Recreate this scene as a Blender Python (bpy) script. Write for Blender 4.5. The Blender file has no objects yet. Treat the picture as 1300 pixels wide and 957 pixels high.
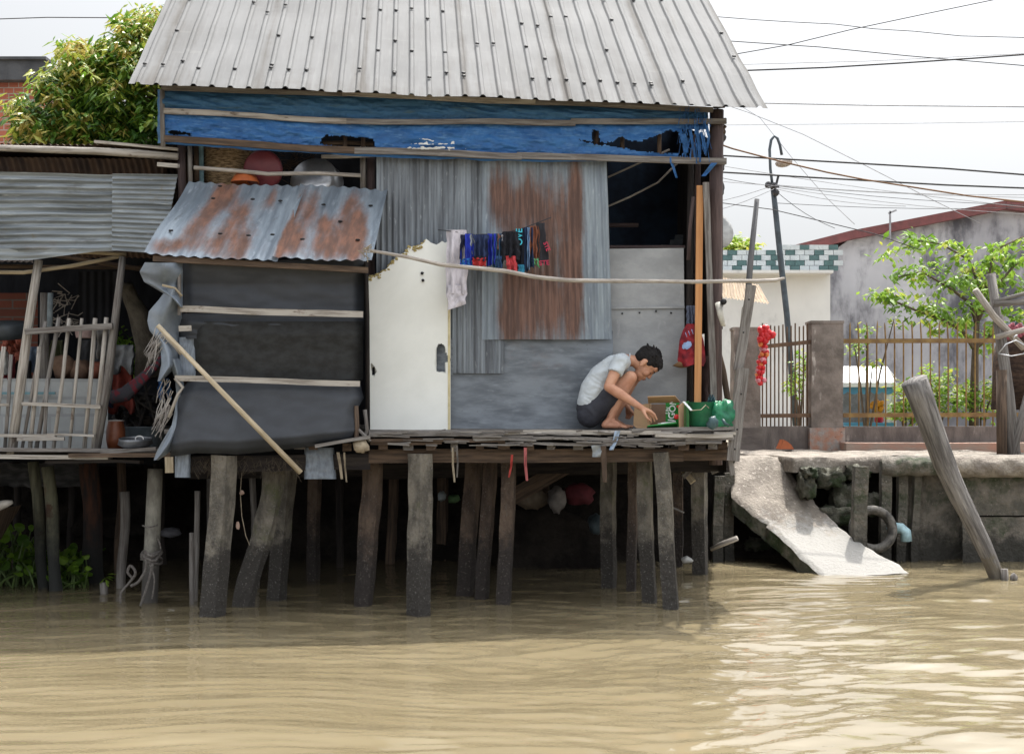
import bpy, bmesh, math, random
import numpy as np
from mathutils import Vector, Matrix, Euler, noise
from bpy import context
random.seed(7)
scn = context.scene
C = scn.collection
R = math.radians
# ---------------------------------------------------------------- measuring: photo pixel + distance -> metres
F, HC, SC = 1840.0, 2.15, 0.68
CAMZ = HC * SC
def P(px, py, Y):
    return Vector(((px - 650) * Y / F, Y, HC + (522 - py) * Y / F)) * SC
def S(s, Y): return s * Y / F * SC          # length in metres of s photo pixels at distance Y
def FY(px, off=0.0): return 16.4 / (1 - .11 * (px - 650) / F) + off   # the hut's front runs slightly away to the right
def lerp(a, b, t): return a + (b - a) * t
def pw(x, pts):                              # piecewise linear
    if x <= pts[0][0]: return pts[0][1]
    for (a, b), (c, d) in zip(pts, pts[1:]):
        if x <= c: return b + (d - b) * (x - a) / (c - a + 1e-9)
    return pts[-1][1]
def nz(x, y=0., z=0.): return noise.noise(Vector((x, y, z)))
def rnd(a, b): return random.uniform(a, b)
# ---------------------------------------------------------------- materials
MATS = {}
def M(name, c1, c2=None, sc=(6, 6, 6), coord='UV', rough=.8, metal=0., bump=.25, bs=None, patch=(), wear=None,
      tide=None, spec=.4, lo=.35, hi=.65, brick=None, tint=None, trans=0., sheen=0., dist=.02, barn=None):
    if name in MATS: return MATS[name]
    m = bpy.data.materials.new(name); m.use_nodes = True
    nt = m.node_tree; N = nt.nodes; L = nt.links
    b = N['Principled BSDF']
    b.inputs['Roughness'].default_value = rough
    b.inputs['Metallic'].default_value = metal
    b.inputs['Specular IOR Level'].default_value = spec
    tc = N.new('ShaderNodeTexCoord')
    def mapped(s):
        mp = N.new('ShaderNodeMapping'); mp.inputs['Scale'].default_value = s
        L.new(tc.outputs[coord], mp.inputs[0]); return mp.outputs[0]
    def nois(s, det=5., r=.6, d=0.):
        n = N.new('ShaderNodeTexNoise'); n.inputs['Scale'].default_value = 1.
        n.inputs['Detail'].default_value = det; n.inputs['Roughness'].default_value = r
        n.inputs['Distortion'].default_value = d
        L.new(mapped(s), n.inputs['Vector']); return n.outputs['Fac']
    def rng(v, a, bb):
        r = N.new('ShaderNodeMapRange'); r.interpolation_type = 'SMOOTHSTEP'
        r.inputs[1].default_value = a; r.inputs[2].default_value = bb
        L.new(v, r.inputs[0]); return r.outputs[0]
    def mix(f, a, c):
        x = N.new('ShaderNodeMix'); x.data_type = 'RGBA'
        L.new(f, x.inputs[0])
        if isinstance(a, tuple): x.inputs[6].default_value = (*a, 1)
        else: L.new(a, x.inputs[6])
        if isinstance(c, tuple): x.inputs[7].default_value = (*c, 1)
        else: L.new(c, x.inputs[7])
        return x.outputs[2]
    def math_(op, a, c):
        x = N.new('ShaderNodeMath'); x.operation = op
        for i, v in enumerate((a, c)):
            if isinstance(v, (int, float)): x.inputs[i].default_value = v
            else: L.new(v, x.inputs[i])
        return x.outputs[0]
    c2 = c2 or tuple(v * .7 for v in c1)
    n1 = nois(sc)
    if tint:
        at = N.new('ShaderNodeAttribute'); at.attribute_name = 'tint'
        cr = N.new('ShaderNodeValToRGB'); e = cr.color_ramp.elements
        while len(e) < len(tint): e.new(.5)
        for k, (p, c) in enumerate(tint): e[k].position = p; e[k].color = (*c, 1)
        L.new(at.outputs['Fac'], cr.inputs[0]); col = cr.outputs[0]
    elif brick:
        br = N.new('ShaderNodeTexBrick'); L.new(mapped(brick[3]), br.inputs['Vector'])
        for k in range(3): br.inputs[1 + k].default_value = (*brick[k], 1)
        br.inputs['Scale'].default_value = 1.; br.inputs['Mortar Size'].default_value = brick[5] * .09
        br.inputs['Brick Width'].default_value = brick[4]; br.inputs['Row Height'].default_value = brick[5]
        col = mix(math_('MULTIPLY', rng(n1, lo, hi), .35), br.outputs['Color'], c2)
    else:
        col = mix(rng(n1, lo, hi), c1, c2)
    for (pc, ps, a, bb) in patch:
        col = mix(rng(nois(ps, 6., .65), a, bb), col, pc)
    if wear:
        ca, cb, ws = wear
        at = N.new('ShaderNodeAttribute'); at.attribute_name = 'wear'
        v = math_('ADD', math_('ADD', math_('MULTIPLY', nois(ws, 6., .7, .3), .62), math_('MULTIPLY', nois((7, 5, 5), 6., .7, .2), .38)), at.outputs['Fac'])
        v2 = math_('ADD', nois(tuple(q * 2.3 for q in ws), 5., .7), 0.)
        rust = mix(rng(v2, .4, .65), ca, cb)
        f = rng(v, .60, .98)
        col = mix(f, col, rust)
        rr = N.new('ShaderNodeMapRange'); L.new(f, rr.inputs[0])
        rr.inputs[3].default_value = rough; rr.inputs[4].default_value = .9
        L.new(rr.outputs[0], b.inputs['Roughness'])
        if metal:
            mm = N.new('ShaderNodeMapRange'); L.new(f, mm.inputs[0])
            mm.inputs[3].default_value = metal; mm.inputs[4].default_value = 0.
            L.new(mm.outputs[0], b.inputs['Metallic'])
    if tide:
        tcl, z0, z1 = tide
        g = N.new('ShaderNodeNewGeometry'); sx = N.new('ShaderNodeSeparateXYZ'); L.new(g.outputs['Position'], sx.inputs[0])
        nn = N.new('ShaderNodeTexNoise'); nn.inputs['Scale'].default_value = 9.; nn.inputs['Detail'].default_value = 8.; nn.inputs['Roughness'].default_value = .75; L.new(g.outputs['Position'], nn.inputs['Vector'])
        v = math_('ADD', sx.outputs[2], math_('MULTIPLY', nn.outputs['Fac'], .8))
        col = mix(rng(v, z1 + .42, z0 + .42), col, tcl)
        if barn: col = mix(rng(nois((75, 75, 75), 3., .6), .60, .68), col, barn)
    L.new(col, b.inputs['Base Color'])
    if bump:
        bn = N.new('ShaderNodeBump'); bn.inputs['Strength'].default_value = bump; bn.inputs['Distance'].default_value = dist
        L.new(nois(bs or tuple(q * 5 for q in sc), 6., .65), bn.inputs['Height'])
        L.new(bn.outputs[0], b.inputs['Normal'])
    if sheen:
        b.inputs['Sheen Weight'].default_value = sheen
    if trans:
        out = N['Material Output']; tr = N.new('ShaderNodeBsdfTranslucent'); L.new(col, tr.inputs[0])
        ms = N.new('ShaderNodeMixShader'); ms.inputs[0].default_value = trans
        L.new(b.outputs[0], ms.inputs[1]); L.new(tr.outputs[0], ms.inputs[2]); L.new(ms.outputs[0], out.inputs[0])
    MATS[name] = m
    return m
# ---------------------------------------------------------------- mesh builder
def tag(o, label=None, cat=None, group=None, kind=None):
    if label: o['label'] = label
    if cat: o['category'] = cat
    if group: o['group'] = group
    if kind: o['kind'] = kind
    return o
def thing(name, label, cat, loc=(0, 0, 0), group=None):
    o = bpy.data.objects.new(name, None); C.objects.link(o)
    o.location = loc; o.empty_display_size = .1
    return tag(o, label, cat, group)
def world_loc(o):
    v = Vector(o.location)
    while o.parent: o = o.parent; v = v + Vector(o.location)
    return v
class MB:
    def __init__(s): s.v = []; s.f = []; s.uv = []; s.w = []; s.t = []; s.mi = []
    def add(s, vs, fs, uvs=None, wear=None, tint=0., mi=0):
        b = len(s.v); s.v += [tuple(q) for q in vs]
        for k, f in enumerate(fs):
            s.f.append(tuple(i + b for i in f)); s.mi.append(mi)
            s.uv.append([uvs[i] for i in f] if uvs else [(vs[i][0] + vs[i][1] * .7, vs[i][2] + vs[i][1] * .3) for i in f])
        s.w += list(wear) if wear else [0.] * len(vs)
        s.t += [tint] * len(vs)
        return s
    def tube(s, pts, rad, seg=8, cap=True, jit=0., flat=1., tint=0.):
        pts = [Vector(p) for p in pts]; n = len(pts)
        if isinstance(rad, (int, float)): rad = [rad] * n
        if len(rad) == 2 and n > 2: rad = [lerp(rad[0], rad[1], i / (n - 1)) for i in range(n)]
        vs, uv = [], []; L = 0; u0 = rnd(0, 9)
        t = (pts[1] - pts[0]).normalized()
        a = t.cross(Vector((0, 1, 0)));
        if a.length < .1: a = t.cross(Vector((1, 0, 0)))
        a.normalize()
        for i, p in enumerate(pts):
            if i: L += (p - pts[i - 1]).length
            tt = (pts[min(i + 1, n - 1)] - pts[max(i - 1, 0)]).normalized()
            a = (a - tt * a.dot(tt)).normalized(); bb = tt.cross(a)
            for k in range(seg + 1):
                th = 2 * math.pi * (k % seg) / seg
                r = rad[i] * (1 + (jit * nz(p.x * 9 + 3 * math.cos(th), p.z * 9 + i * .7, 3 * math.sin(th)) if jit else 0))
                vs.append(p + a * math.cos(th) * r + bb * math.sin(th) * r * flat)
                uv.append((u0 + k / seg * 2 * math.pi * rad[0], L))
        fs = []
        for i in range(n - 1):
            for k in range(seg):
                q = i * (seg + 1) + k; fs.append((q, q + 1, q + seg + 2, q + seg + 1))
        if cap:
            fs.append(tuple(range(seg - 1, -1, -1))); fs.append(tuple((n - 1) * (seg + 1) + k for k in range(seg)))
        return s.add(vs, fs, uv, tint=tint)
    def beam(s, p0, p1, w, h, up=(0, 0, 1), n=1, jit=0., twist=0., bow=0., taper=1.):
        p0, p1 = Vector(p0), Vector(p1); t = (p1 - p0); L = t.length; t.normalize()
        up = Vector(up); sd = t.cross(up)
        if sd.length < .05: sd = t.cross(Vector((0, 1, 0)))
        sd.normalize(); up = sd.cross(t).normalized()
        vs, uv = [], []; per = [0, w, w + h, 2 * w + h, 2 * (w + h)]; u0, v0 = rnd(0, 9), rnd(0, 9); sd0 = rnd(0, 50)
        for i in range(n + 1):
            q = i / n; c = p0.lerp(p1, q) + up * bow * math.sin(math.pi * q)
            if jit: c = c + sd * nz(q * L * 1.5, sd0) * jit * 2 + up * nz(q * L * 1.5, sd0, 5) * jit * 2
            k = lerp(1, taper, q)
            rm = Matrix.Rotation(twist * q, 3, t)
            for (a, b_) in ((-1, -1), (1, -1), (1, 1), (-1, 1), (-1, -1)):
                o = rm @ (sd * a * w / 2 * k + up * b_ * h / 2 * k)
                if jit: o = o * (1 + jit / max(w, h) * 1.2 * nz(q * L * 6 + a * 3, b_ * 3, sd0))
                vs.append(c + o)
            for e in range(5): uv.append((u0 + per[e], v0 + q * L))
        fs = []
        for i in range(n):
            for k in range(4):
                q = i * 5 + k; fs.append((q, q + 1, q + 6, q + 5))
        fs.append((3, 2, 1, 0)); e = n * 5; fs.append((e, e + 1, e + 2, e + 3))
        return s.add(vs, fs, uv)
    def box(s, c, sx, sy, sz, rz=0.):
        c = Vector(c); d = Matrix.Rotation(rz, 3, 'Z') @ Vector((0, sy / 2, 0))
        return s.beam(c - d, c + d, sx, sz)
    def grid(s, fn, nu, nv, W=1., H=1., mask=None, wear=None, tint=0., mi=0):
        vs, uv, we = [], [], []; u0 = rnd(0, 9)
        for j in range(nv + 1):
            for i in range(nu + 1):
                u, v = i / nu, j / nv
                vs.append(fn(u, v)); uv.append((u0 + u * W, v * H)); we.append(wear(u, v) if wear else 0.)
        fs = []
        for j in range(nv):
            for i in range(nu):
                if mask and not mask((i + .5) / nu, (j + .5) / nv): continue
                q = j * (nu + 1) + i; fs.append((q, q + 1, q + nu + 2, q + nu + 1))
        return s.add(vs, fs, uv, we, tint, mi)
    def prism(s, poly, ext, mi=0):
        ext = Vector(ext); n = len(poly); a = [Vector(p) for p in poly]
        vs = a + [p + ext for p in a]
        fs = [tuple(range(n)), tuple(range(2 * n - 1, n - 1, -1))] + [(i, i + n, (i + 1) % n + n, (i + 1) % n) for i in range(n)]
        return s.add(vs, fs, mi=mi)
    def lathe(s, prof, c, seg=20, rot=None, jit=0.):
        c = Vector(c); rot = rot or Matrix.Identity(3); vs, uv = [], []
        for i, (r, z) in enumerate(prof):
            for k in range(seg + 1):
                th = 2 * math.pi * (k % seg) / seg; rr = r * (1 + jit * nz(math.cos(th) * 2, math.sin(th) * 2, z * 8))
                vs.append(c + rot @ Vector((rr * math.cos(th), rr * math.sin(th), z))); uv.append((k / seg * 6.28 * max(prof[0][0], .1), z))
        fs = [(i * (seg + 1) + k, i * (seg + 1) + k + 1, (i + 1) * (seg + 1) + k + 1, (i + 1) * (seg + 1) + k) for i in range(len(prof) - 1) for k in range(seg)]
        return s.add(vs, fs, uv)
    def blob(s, c, r, seg=10, jit=.2, fr=2., rot=None, box=0.):
        c = Vector(c); vs, uv = [], []; rings = max(5, seg // 2 + 1); sd = rnd(0, 99)
        if isinstance(r, (int, float)): r = (r, r, r)
        rot = rot or Matrix.Identity(3)
        for i in range(rings + 1):
            ph = math.pi * i / rings
            for k in range(seg + 1):
                th = 2 * math.pi * (k % seg) / seg
                d = Vector((math.sin(ph) * math.cos(th), math.sin(ph) * math.sin(th), math.cos(ph)))
                if box:
                    mx = max(abs(d.x), abs(d.y), abs(d.z)); d = d.lerp(d / mx, box)
                q = 1 + jit * nz(d.x * fr + sd, d.y * fr, d.z * fr)
                vs.append(c + rot @ Vector((d.x * r[0] * q, d.y * r[1] * q, d.z * r[2] * q))); uv.append((k / seg * 6.28 * r[0], ph * r[2]))
        fs = [(i * (seg + 1) + k, (i + 1) * (seg + 1) + k, (i + 1) * (seg + 1) + k + 1, i * (seg + 1) + k + 1) for i in range(rings) for k in range(seg)]
        return s.add(vs, fs, uv)
    def build(s, name, mat, parent=None, smooth=False, label=None, cat=None, group=None, kind=None, base=None, solid=0.):
        me = bpy.data.meshes.new(name)
        off = world_loc(parent) if parent else (Vector(base) if base is not None else None)
        if off is None:
            off = Vector((0, 0, 0))
            if s.v and not kind:
                a = np.array(s.v); off = Vector(((a[:, 0].min() + a[:, 0].max()) / 2, (a[:, 1].min() + a[:, 1].max()) / 2, a[:, 2].min()))
        me.from_pydata([(x - off.x, y - off.y, z - off.z) for x, y, z in s.v], [], s.f)
        ul = me.uv_layers.new(name='UVMap')
        flat = [c for f in s.uv for p in f for c in p]
        if len(flat) == len(ul.data) * 2: ul.data.foreach_set('uv', flat)
        a = me.attributes.new('wear', 'FLOAT', 'POINT'); a.data.foreach_set('value', s.w)
        if any(s.t): a = me.attributes.new('tint', 'FLOAT', 'POINT'); a.data.foreach_set('value', s.t)
        for m in (mat if isinstance(mat, (list, tuple)) else [mat]): me.materials.append(m)
        if any(s.mi): me.polygons.foreach_set('material_index', s.mi)
        if smooth: me.polygons.foreach_set('use_smooth', [True] * len(me.polygons))
        me.update()
        o = bpy.data.objects.new(name, me); C.objects.link(o)
        if solid:
            md = o.modifiers.new('thickness', 'SOLIDIFY'); md.thickness = solid
        if parent: o.parent = parent
        else: o.location = off
        return tag(o, label, cat, group, kind)
def fused(mb, name, mat, parent, voxel=.006, sm=3, off_parent=True, label=None, trim=None, disp=0.):
    """fuse the overlapping solids of mb into one continuous skin"""
    me = bpy.data.meshes.new('tmp'); me.from_pydata(mb.v, [], mb.f); me.update()
    bm = bmesh.new(); bm.from_mesh(me); bmesh.ops.remove_doubles(bm, verts=bm.verts, dist=2e-5); bm.to_mesh(me); bm.free()
    o = bpy.data.objects.new('tmp', me); C.objects.link(o)
    r = o.modifiers.new('r', 'REMESH'); r.mode = 'VOXEL'; r.voxel_size = voxel; r.use_smooth_shade = True
    if sm:
        q = o.modifiers.new('s', 'SMOOTH'); q.iterations = sm; q.factor = .5
    dg = context.evaluated_depsgraph_get(); dg.update()
    nm = bpy.data.meshes.new_from_object(o.evaluated_get(dg), depsgraph=dg)
    bpy.data.objects.remove(o); bpy.data.meshes.remove(me)
    wl = world_loc(parent)
    if disp or trim:
        cs = [v.co.copy() for v in nm.vertices]; ns = [v.normal.copy() for v in nm.vertices]; out = []
        for c, n_ in zip(cs, ns):
            if disp: c = c + n_ * disp * nz(c.x * 28, c.y * 28, c.z * 28)
            if trim: c = trim(c)
            out += [c.x, c.y, c.z]
        nm.vertices.foreach_set('co', out); nm.update()
    nm.transform(Matrix.Translation(-wl))
    nm.materials.clear(); nm.materials.append(mat); nm.polygons.foreach_set('use_smooth', [True] * len(nm.polygons))
    nm.name = name
    ob = bpy.data.objects.new(name, nm); C.objects.link(ob); ob.parent = parent
    if label: ob['label'] = label
    return ob
def capsule(mb, p0, p1, r0, r1, seg=14, n=4):
    """solid tapered limb with round ends"""
    p0, p1 = Vector(p0), Vector(p1); t = (p1 - p0).normalized(); pts, rr = [], []
    for k in range(n): a = math.pi / 2 * (1 - k / n); pts.append(p0 - t * r0 * math.sin(a)); rr.append(max(r0 * math.cos(a), .0008))
    pts += [p0, p1]; rr += [r0, r1]
    for k in range(1, n + 1): a = math.pi / 2 * k / n; pts.append(p1 + t * r1 * math.sin(a)); rr.append(max(r1 * math.cos(a), .0008))
    mb.tube(pts, rr, seg)
def text_mesh(body, size, name, mat, parent, matrix, ext=.0006):
    cu = bpy.data.curves.new('t', 'FONT'); cu.body = body; cu.size = size; cu.extrude = ext; cu.align_x = 'CENTER'; cu.align_y = 'CENTER'
    cu.offset = size * .02
    o = bpy.data.objects.new('t', cu); C.objects.link(o)
    dg = context.evaluated_depsgraph_get(); dg.update()
    me = bpy.data.meshes.new_from_object(o.evaluated_get(dg)); bpy.data.objects.remove(o)
    me.transform(Matrix.Translation(-world_loc(parent)) @ matrix)
    me.materials.clear(); me.materials.append(mat)
    ob = bpy.data.objects.new(name, me); C.objects.link(ob); ob.parent = parent
    return ob
def sheet(mb, bl, br, tr, tl, pitch, amp, horiz=False, rib=False, nv=10, dent=.01, wear=None, jag=0., spw=8, mask=None, phase=0.):
    """corrugated metal sheet between four corners; flutes run bl->tl, or bl->br when horiz"""
    bl, br, tr, tl = map(Vector, (bl, br, tr, tl))
    if horiz: bl, br, tr, tl = tl, bl, br, tr
    W = (br - bl).length; H = (tl - bl).length; nrm = (br - bl).cross(tl - bl).normalized()
    if nrm.y > 0: nrm = -nrm
    nw = max(1, W / pitch); nu = int(nw * spw); sd = rnd(0, 99)
    def fn(u, v):
        p = bl.lerp(br, u).lerp(tl.lerp(tr, u), v)
        x = (u * nw + phase) % 1
        if rib: q_ = max(0, min(1, (.19 - abs(x - .5)) / .13)); h = q_ * q_ * (3 - 2 * q_)
        else: h = .5 + .5 * math.cos(2 * math.pi * x)
        p = p + nrm * (h * amp + dent * nz(u * W * 2 + sd, v * H * 2))
        if jag: p = p + (tl - bl).normalized() * (jag * nz(u * W * 3 + sd, 9.) * (1 if v > .5 else -1) * abs(2 * v - 1))
        return p
    mb.grid(fn, nu, nv, W, H, mask, wear)
    return mb
# ---------------------------------------------------------------- materials of the place
roofm = M('roof_sheet', (.150, .152, .154), (.125, .126, .127), sc=(3, .6, 1), rough=.75, metal=0., spec=.15, bump=.06, wear=((.10, .094, .088), (.125, .12, .114), (22, .8, 1)), patch=[((.175, .175, .175), (40, 2, 1), .5, .8), ((.11, .105, .10), (9, .6, 1), .54, .8), ((.175, .175, .17), (1.3, 9, 1), .6, .8)])
galv = M('galvanised_sheet', (.24, .27, .30), (.10, .11, .125), sc=(22, 1.0, 1), rough=.55, metal=.3, bump=.1,
         wear=((.13, .065, .05), (.22, .115, .08), (9, 1.6, 1)), patch=[((.33, .36, .38), (50, 9, 1), .58, .75), ((.07, .075, .08), (30, 2.5, 1), .6, .8)])
galvb = M('galvanised_sheet_bluish', (.25, .295, .34), (.15, .18, .215), sc=(12, 2, 1), rough=.5, metal=.3, bump=.1,
          wear=((.12, .07, .055), (.22, .11, .075), (7, 2.2, 1)), patch=[((.34, .39, .44), (22, 7, 1), .55, .75), ((.10, .11, .12), (16, 3, 1), .60, .76)])
galvh = M('galvanised_sheet_dull', (.27, .30, .325), (.12, .135, .145), sc=(15, 1.1, 1), rough=.6, metal=.3, bump=.1,
          wear=((.13, .06, .035), (.2, .1, .06), (6, 2, 1)), patch=[((.36, .39, .41), (34, 4, 1), .55, .75), ((.09, .09, .085), (5, 1.5, 1), .56, .74), ((.18,.15,.10), (4,4,1), .6,.75)])
flatm = M('flat_metal', (.20, .225, .255), (.115, .13, .15), sc=(3, 10, 1), rough=.5, metal=.3, bump=.08, wear=((.12, .08, .07), (.19, .12, .10), (3, 12, 1)),
          patch=[((.25, .28, .31), (5, 20, 1), .50, .8), ((.30, .32, .34), (.8, 90, 1), .64, .72), ((.08, .085, .09), (40, 40, 1), .66, .72)])
rustroof = M('rusty_old_sheet', (.12, .075, .05), (.05, .035, .03), sc=(8, 2, 1), rough=.9, bump=.2)
bluetarp = M('blue_tarpaulin', (.04, .165, .43), (.026, .11, .31), sc=(4, 7, 1), rough=.55, bump=.5, bs=(9, 22, 1), dist=.03, trans=.12,
             patch=[((.12, .27, .50), (7, 26, 1), .50, .75), ((.03, .10, .2), (3, 9, 1), .62, .75)])
bluefade = M('faded_blue_tarpaulin', (.045, .145, .29), (.032, .105, .21), sc=(3, 12, 1), rough=.6, bump=.5, bs=(5, 26, 1), dist=.03, trans=.12,
             patch=[((.06, .12, .16), (3, 14, 1), .55, .7)])
whitepaint = M('white_smear', (.7, .72, .7), rough=.6)
rubber = M('dark_rubber_sheet', (.040, .045, .055), (.032, .036, .044), sc=(3, 3, 1), rough=.62, bump=.15, bs=(90, 90, 1), spec=.4, patch=[((.06, .066, .078), (5, 30, 1), .62, .8), ((.11, .11, .11), (60, 60, 1), .70, .74)])
rubberl = M('grey_rubber_sheet', (.20, .235, .28), (.13, .155, .19), sc=(4, 4, 1), rough=.45, bump=.12, spec=.5)
mesh_net = M('dark_net', (.03, .032, .033), (.02, .02, .02), sc=(8, 8, 1), rough=.9, bump=.4, bs=(200, 200, 1))
wpale = M('pale_weathered_wood', (.42, .39, .35), (.2, .175, .15), sc=(60, 3, 1), rough=.85, bump=.5, lo=.4, hi=.68, patch=[((.11, .075, .055), (14, 5, 1), .58, .7)])
wgrey = M('grey_weathered_wood', (.25, .235, .22), (.12, .105, .095), sc=(55, 3, 1), rough=.9, bump=.6, patch=[((.33, .31, .29), (30, 4, 1), .58, .75)])
wbrown = M('brown_wood', (.13, .088, .06), (.055, .038, .028), sc=(40, 3, 1), rough=.85, bump=.5)
wpurp = M('purple_brown_wood', (.12, .085, .08), (.06, .042, .042), sc=(30, 2, 1), rough=.85, bump=.4)
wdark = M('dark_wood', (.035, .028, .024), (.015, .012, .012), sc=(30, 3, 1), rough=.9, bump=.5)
wnew = M('new_orange_wood', (.55, .27, .11), (.44, .2, .075), sc=(50, 2, 1), rough=.7, bump=.15)
bamboo = M('bamboo', (.5, .42, .30), (.33, .27, .18), sc=(50, 4, 1), rough=.6, bump=.3, patch=[((.2, .15, .1), (20, 6, 1), .62, .75)])
branch = M('stripped_branch', (.46, .42, .38), (.28, .25, .22), sc=(50, 6, 1), rough=.8, bump=.5)
straw = M('straw', (.4, .34, .25), (.22, .18, .13), sc=(9, 9, 9), coord='Object', rough=.9)
door_w = M('cream_door_skin', (.80, .81, .77), (.74, .75, .71), sc=(2, 2, 1), rough=.45, bump=.03, patch=[((.5, .48, .42), (18, 18, 1), .68, .78)])
foam = M('yellow_foam', (.62, .52, .26), (.46, .34, .12), sc=(60, 60, 60), coord='Object', rough=.95, bump=.8)
fibre = M('grey_board', (.33, .34, .35), (.26, .27, .28), sc=(4, 7, 1), rough=.85, bump=.12, patch=[((.4, .4, .41), (9, 3, 1), .6, .8), ((.2, .2, .2), (60, 60, 1), .7, .76)])
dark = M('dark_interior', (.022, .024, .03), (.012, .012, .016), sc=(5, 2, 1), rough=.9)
darkb = M('dark_blue_cloth', (.02, .04, .075), (.012, .02, .04), sc=(5, 5, 5), coord='Object', rough=.8)
conc = M('stilt_concrete', (.24, .215, .175), (.105, .095, .08), sc=(9, 9, 5), coord='Object', rough=.9, bump=1., bs=(30, 30, 22), dist=.045, patch=[((.36, .34, .29), (60, 60, 60), .62, .72), ((.12, .125, .07), (4, 4, 4), .55, .7)], tide=((.05, .045, .04), .35, .6), barn=(.2, .19, .17))
concb = M('stilt_concrete_brown', (.16, .115, .085), (.07, .05, .04), sc=(9, 9, 4), coord='Object', rough=.9, bump=1., bs=(30, 30, 20), dist=.045, patch=[((.3, .27, .23), (60, 60, 60), .64, .72)], tide=((.04, .033, .03), .3, .6), barn=(.16, .14, .12))
conca = M('green_stained_wood', (.17, .165, .11), (.10, .10, .07), sc=(30, 30, 4), coord='Object', rough=.9, bump=.6, patch=[((.09, .05, .035), (5, 5, 5), .55, .68)], tide=((.03, .032, .03), .2, .8))
quaym = M('quay_concrete', (.22, .195, .165), (.10, .095, .08), sc=(5, 5, 5), coord='Object', rough=.9, bump=1., bs=(22, 22, 22), dist=.05, patch=[((.05, .065, .035), (3, 3, 3), .48, .64), ((.02, .02, .02), (7, 7, 3), .6, .7), ((.34, .31, .27), (50, 50, 50), .62, .68)], tide=((.05, .047, .04), .1, .35))
paving = M('sandy_concrete', (.29, .255, .215), (.18, .155, .13), sc=(5, 5, 5), coord='Object', rough=.9, bump=.6, bs=(30, 30, 30), dist=.045, patch=[((.46, .41, .36), (24, 24, 24), .55, .7), ((.13, .115, .095), (3.5, 2.5, 3.5), .54, .72), ((.2, .17, .13), (40, 40, 40), .64, .72)], tide=((.33, .32, .30), .25, .5))  # pale tide colour paints the wet shine at the ramp's foot
soil = M('mud', (.034, .029, .025), (.016, .014, .013), sc=(3, 3, 3), coord='Object', rough=1., spec=.05, bump=1., bs=(12, 12, 12), dist=.08)
grnd = M('ground_earth', (.33, .28, .22), (.22, .19, .15), sc=(1.5, 1.5, 1.5), coord='Object', rough=.95, bump=.6)
redbrick = M('red_brick', (.2, .07, .05), (.1, .04, .03), sc=(6, 6, 1), rough=.9, bump=.3, brick=((.20, .06, .04), (.14, .045, .03), (.12, .11, .10), (1, 1, 1), .24, .085))
render_grey = M('grey_render', (.085, .088, .095), (.05, .052, .058), sc=(3, 3, 1), rough=.95, bump=.4)
plaster = M('stained_plaster', (.45, .45, .475), (.30, .30, .325), sc=(.6, .3, 1), rough=.9, bump=.2, bs=(9, 9, 1), patch=[((.085, .085, .10), (1.0, .42, 1), .44, .62), ((.5, .5, .52), (.5, .9, 1), .55, .7)])
plasterw = M('pale_plaster', (.66, .66, .64), (.56, .56, .55), sc=(.6, .4, 1), rough=.9, bump=.2, bs=(9, 9, 1), patch=[((.38, .38, .38), (1.5, .8, 1), .58, .75)])
redtrim = M('red_trim', (.17, .055, .055), (.12, .045, .045), rough=.7)
tilet = M('teal_tile', (.07, .135, .135), (.055, .11, .11), sc=(9, 9, 1), rough=.3)
tilew = M('white_tile', (.50, .54, .55), (.42, .46, .48), sc=(9, 9, 1), rough=.3)
wallbrown = M('brown_render', (.19, .165, .15), (.11, .095, .088), sc=(2, 5, 1), rough=.95, bump=.4, patch=[((.33, .29, .26), (5, 8, 1), .6, .72)])
pillarm = M('pillar_render', (.25, .215, .19), (.14, .12, .105), sc=(5, 5, 5), coord='Object', rough=.95, bump=.5, patch=[((.5, .46, .42), (9, 9, 3), .6, .7)])
yiron = M('yellow_iron', (.27, .175, .06), (.17, .10, .04), sc=(9, 9, 9), coord='Object', rough=.7, bump=.2)
biron = M('brown_iron', (.16, .10, .06), (.1, .06, .04), sc=(9, 9, 9), coord='Object', rough=.8, bump=.2)
skyblue = M('sky_blue_paint', (.10, .33, .52), (.08, .27, .45), rough=.5, bump=.05)
whitep = M('white_paint', (.78, .8, .82), (.7, .72, .75), rough=.5, bump=.05)
cablem = M('cable_black', (.03, .03, .035), rough=.6, bump=0)
cableg = M('cable_grey', (.30, .30, .32), rough=.6, bump=0)
cableb = M('cable_brown', (.22, .12, .06), rough=.7, bump=0)
steel = M('lamp_steel', (.07, .09, .11), (.04, .05, .06), rough=.6)
alum = M('aluminium', (.55, .56, .58), (.42, .43, .45), sc=(9, 9, 9), coord='Object', rough=.35, metal=.8, bump=.05)
redpl = M('red_plastic', (.19, .04, .05), (.14, .03, .04), rough=.45, bump=.05)
orangepl = M('orange_plastic', (.42, .11, .035), rough=.45, bump=.05)
wicker = M('wicker', (.46, .33, .19), (.12, .075, .04), sc=(26, 110, 1), rough=.85, bump=1., bs=(40, 110, 1), dist=.02)
leafm = M('mango_leaf', (.05, .1, .02), tint=[(0, (.014, .04, .015)), (.3, (.045, .12, .02)), (.6, (.15, .28, .03)), (.8, (.38, .40, .07)), (1, (.38, .30, .08))], rough=.38, bump=0, trans=.35, spec=.5)
leafb = M('bright_leaf', (.05, .1, .02), tint=[(0, (.05, .12, .014)), (.5, (.16, .29, .03)), (.8, (.29, .42, .06)), (1, (.42, .42, .07))], rough=.45, bump=0, trans=.45)
bark = M('bark', (.16, .12, .085), (.08, .06, .045), sc=(20, 4, 1), rough=.95, bump=.8)
def plain(name, c, rough=.8, c2=None, **k): return M(name, c, c2, sc=(14, 14, 14), coord='Object', rough=rough, **k)

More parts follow.
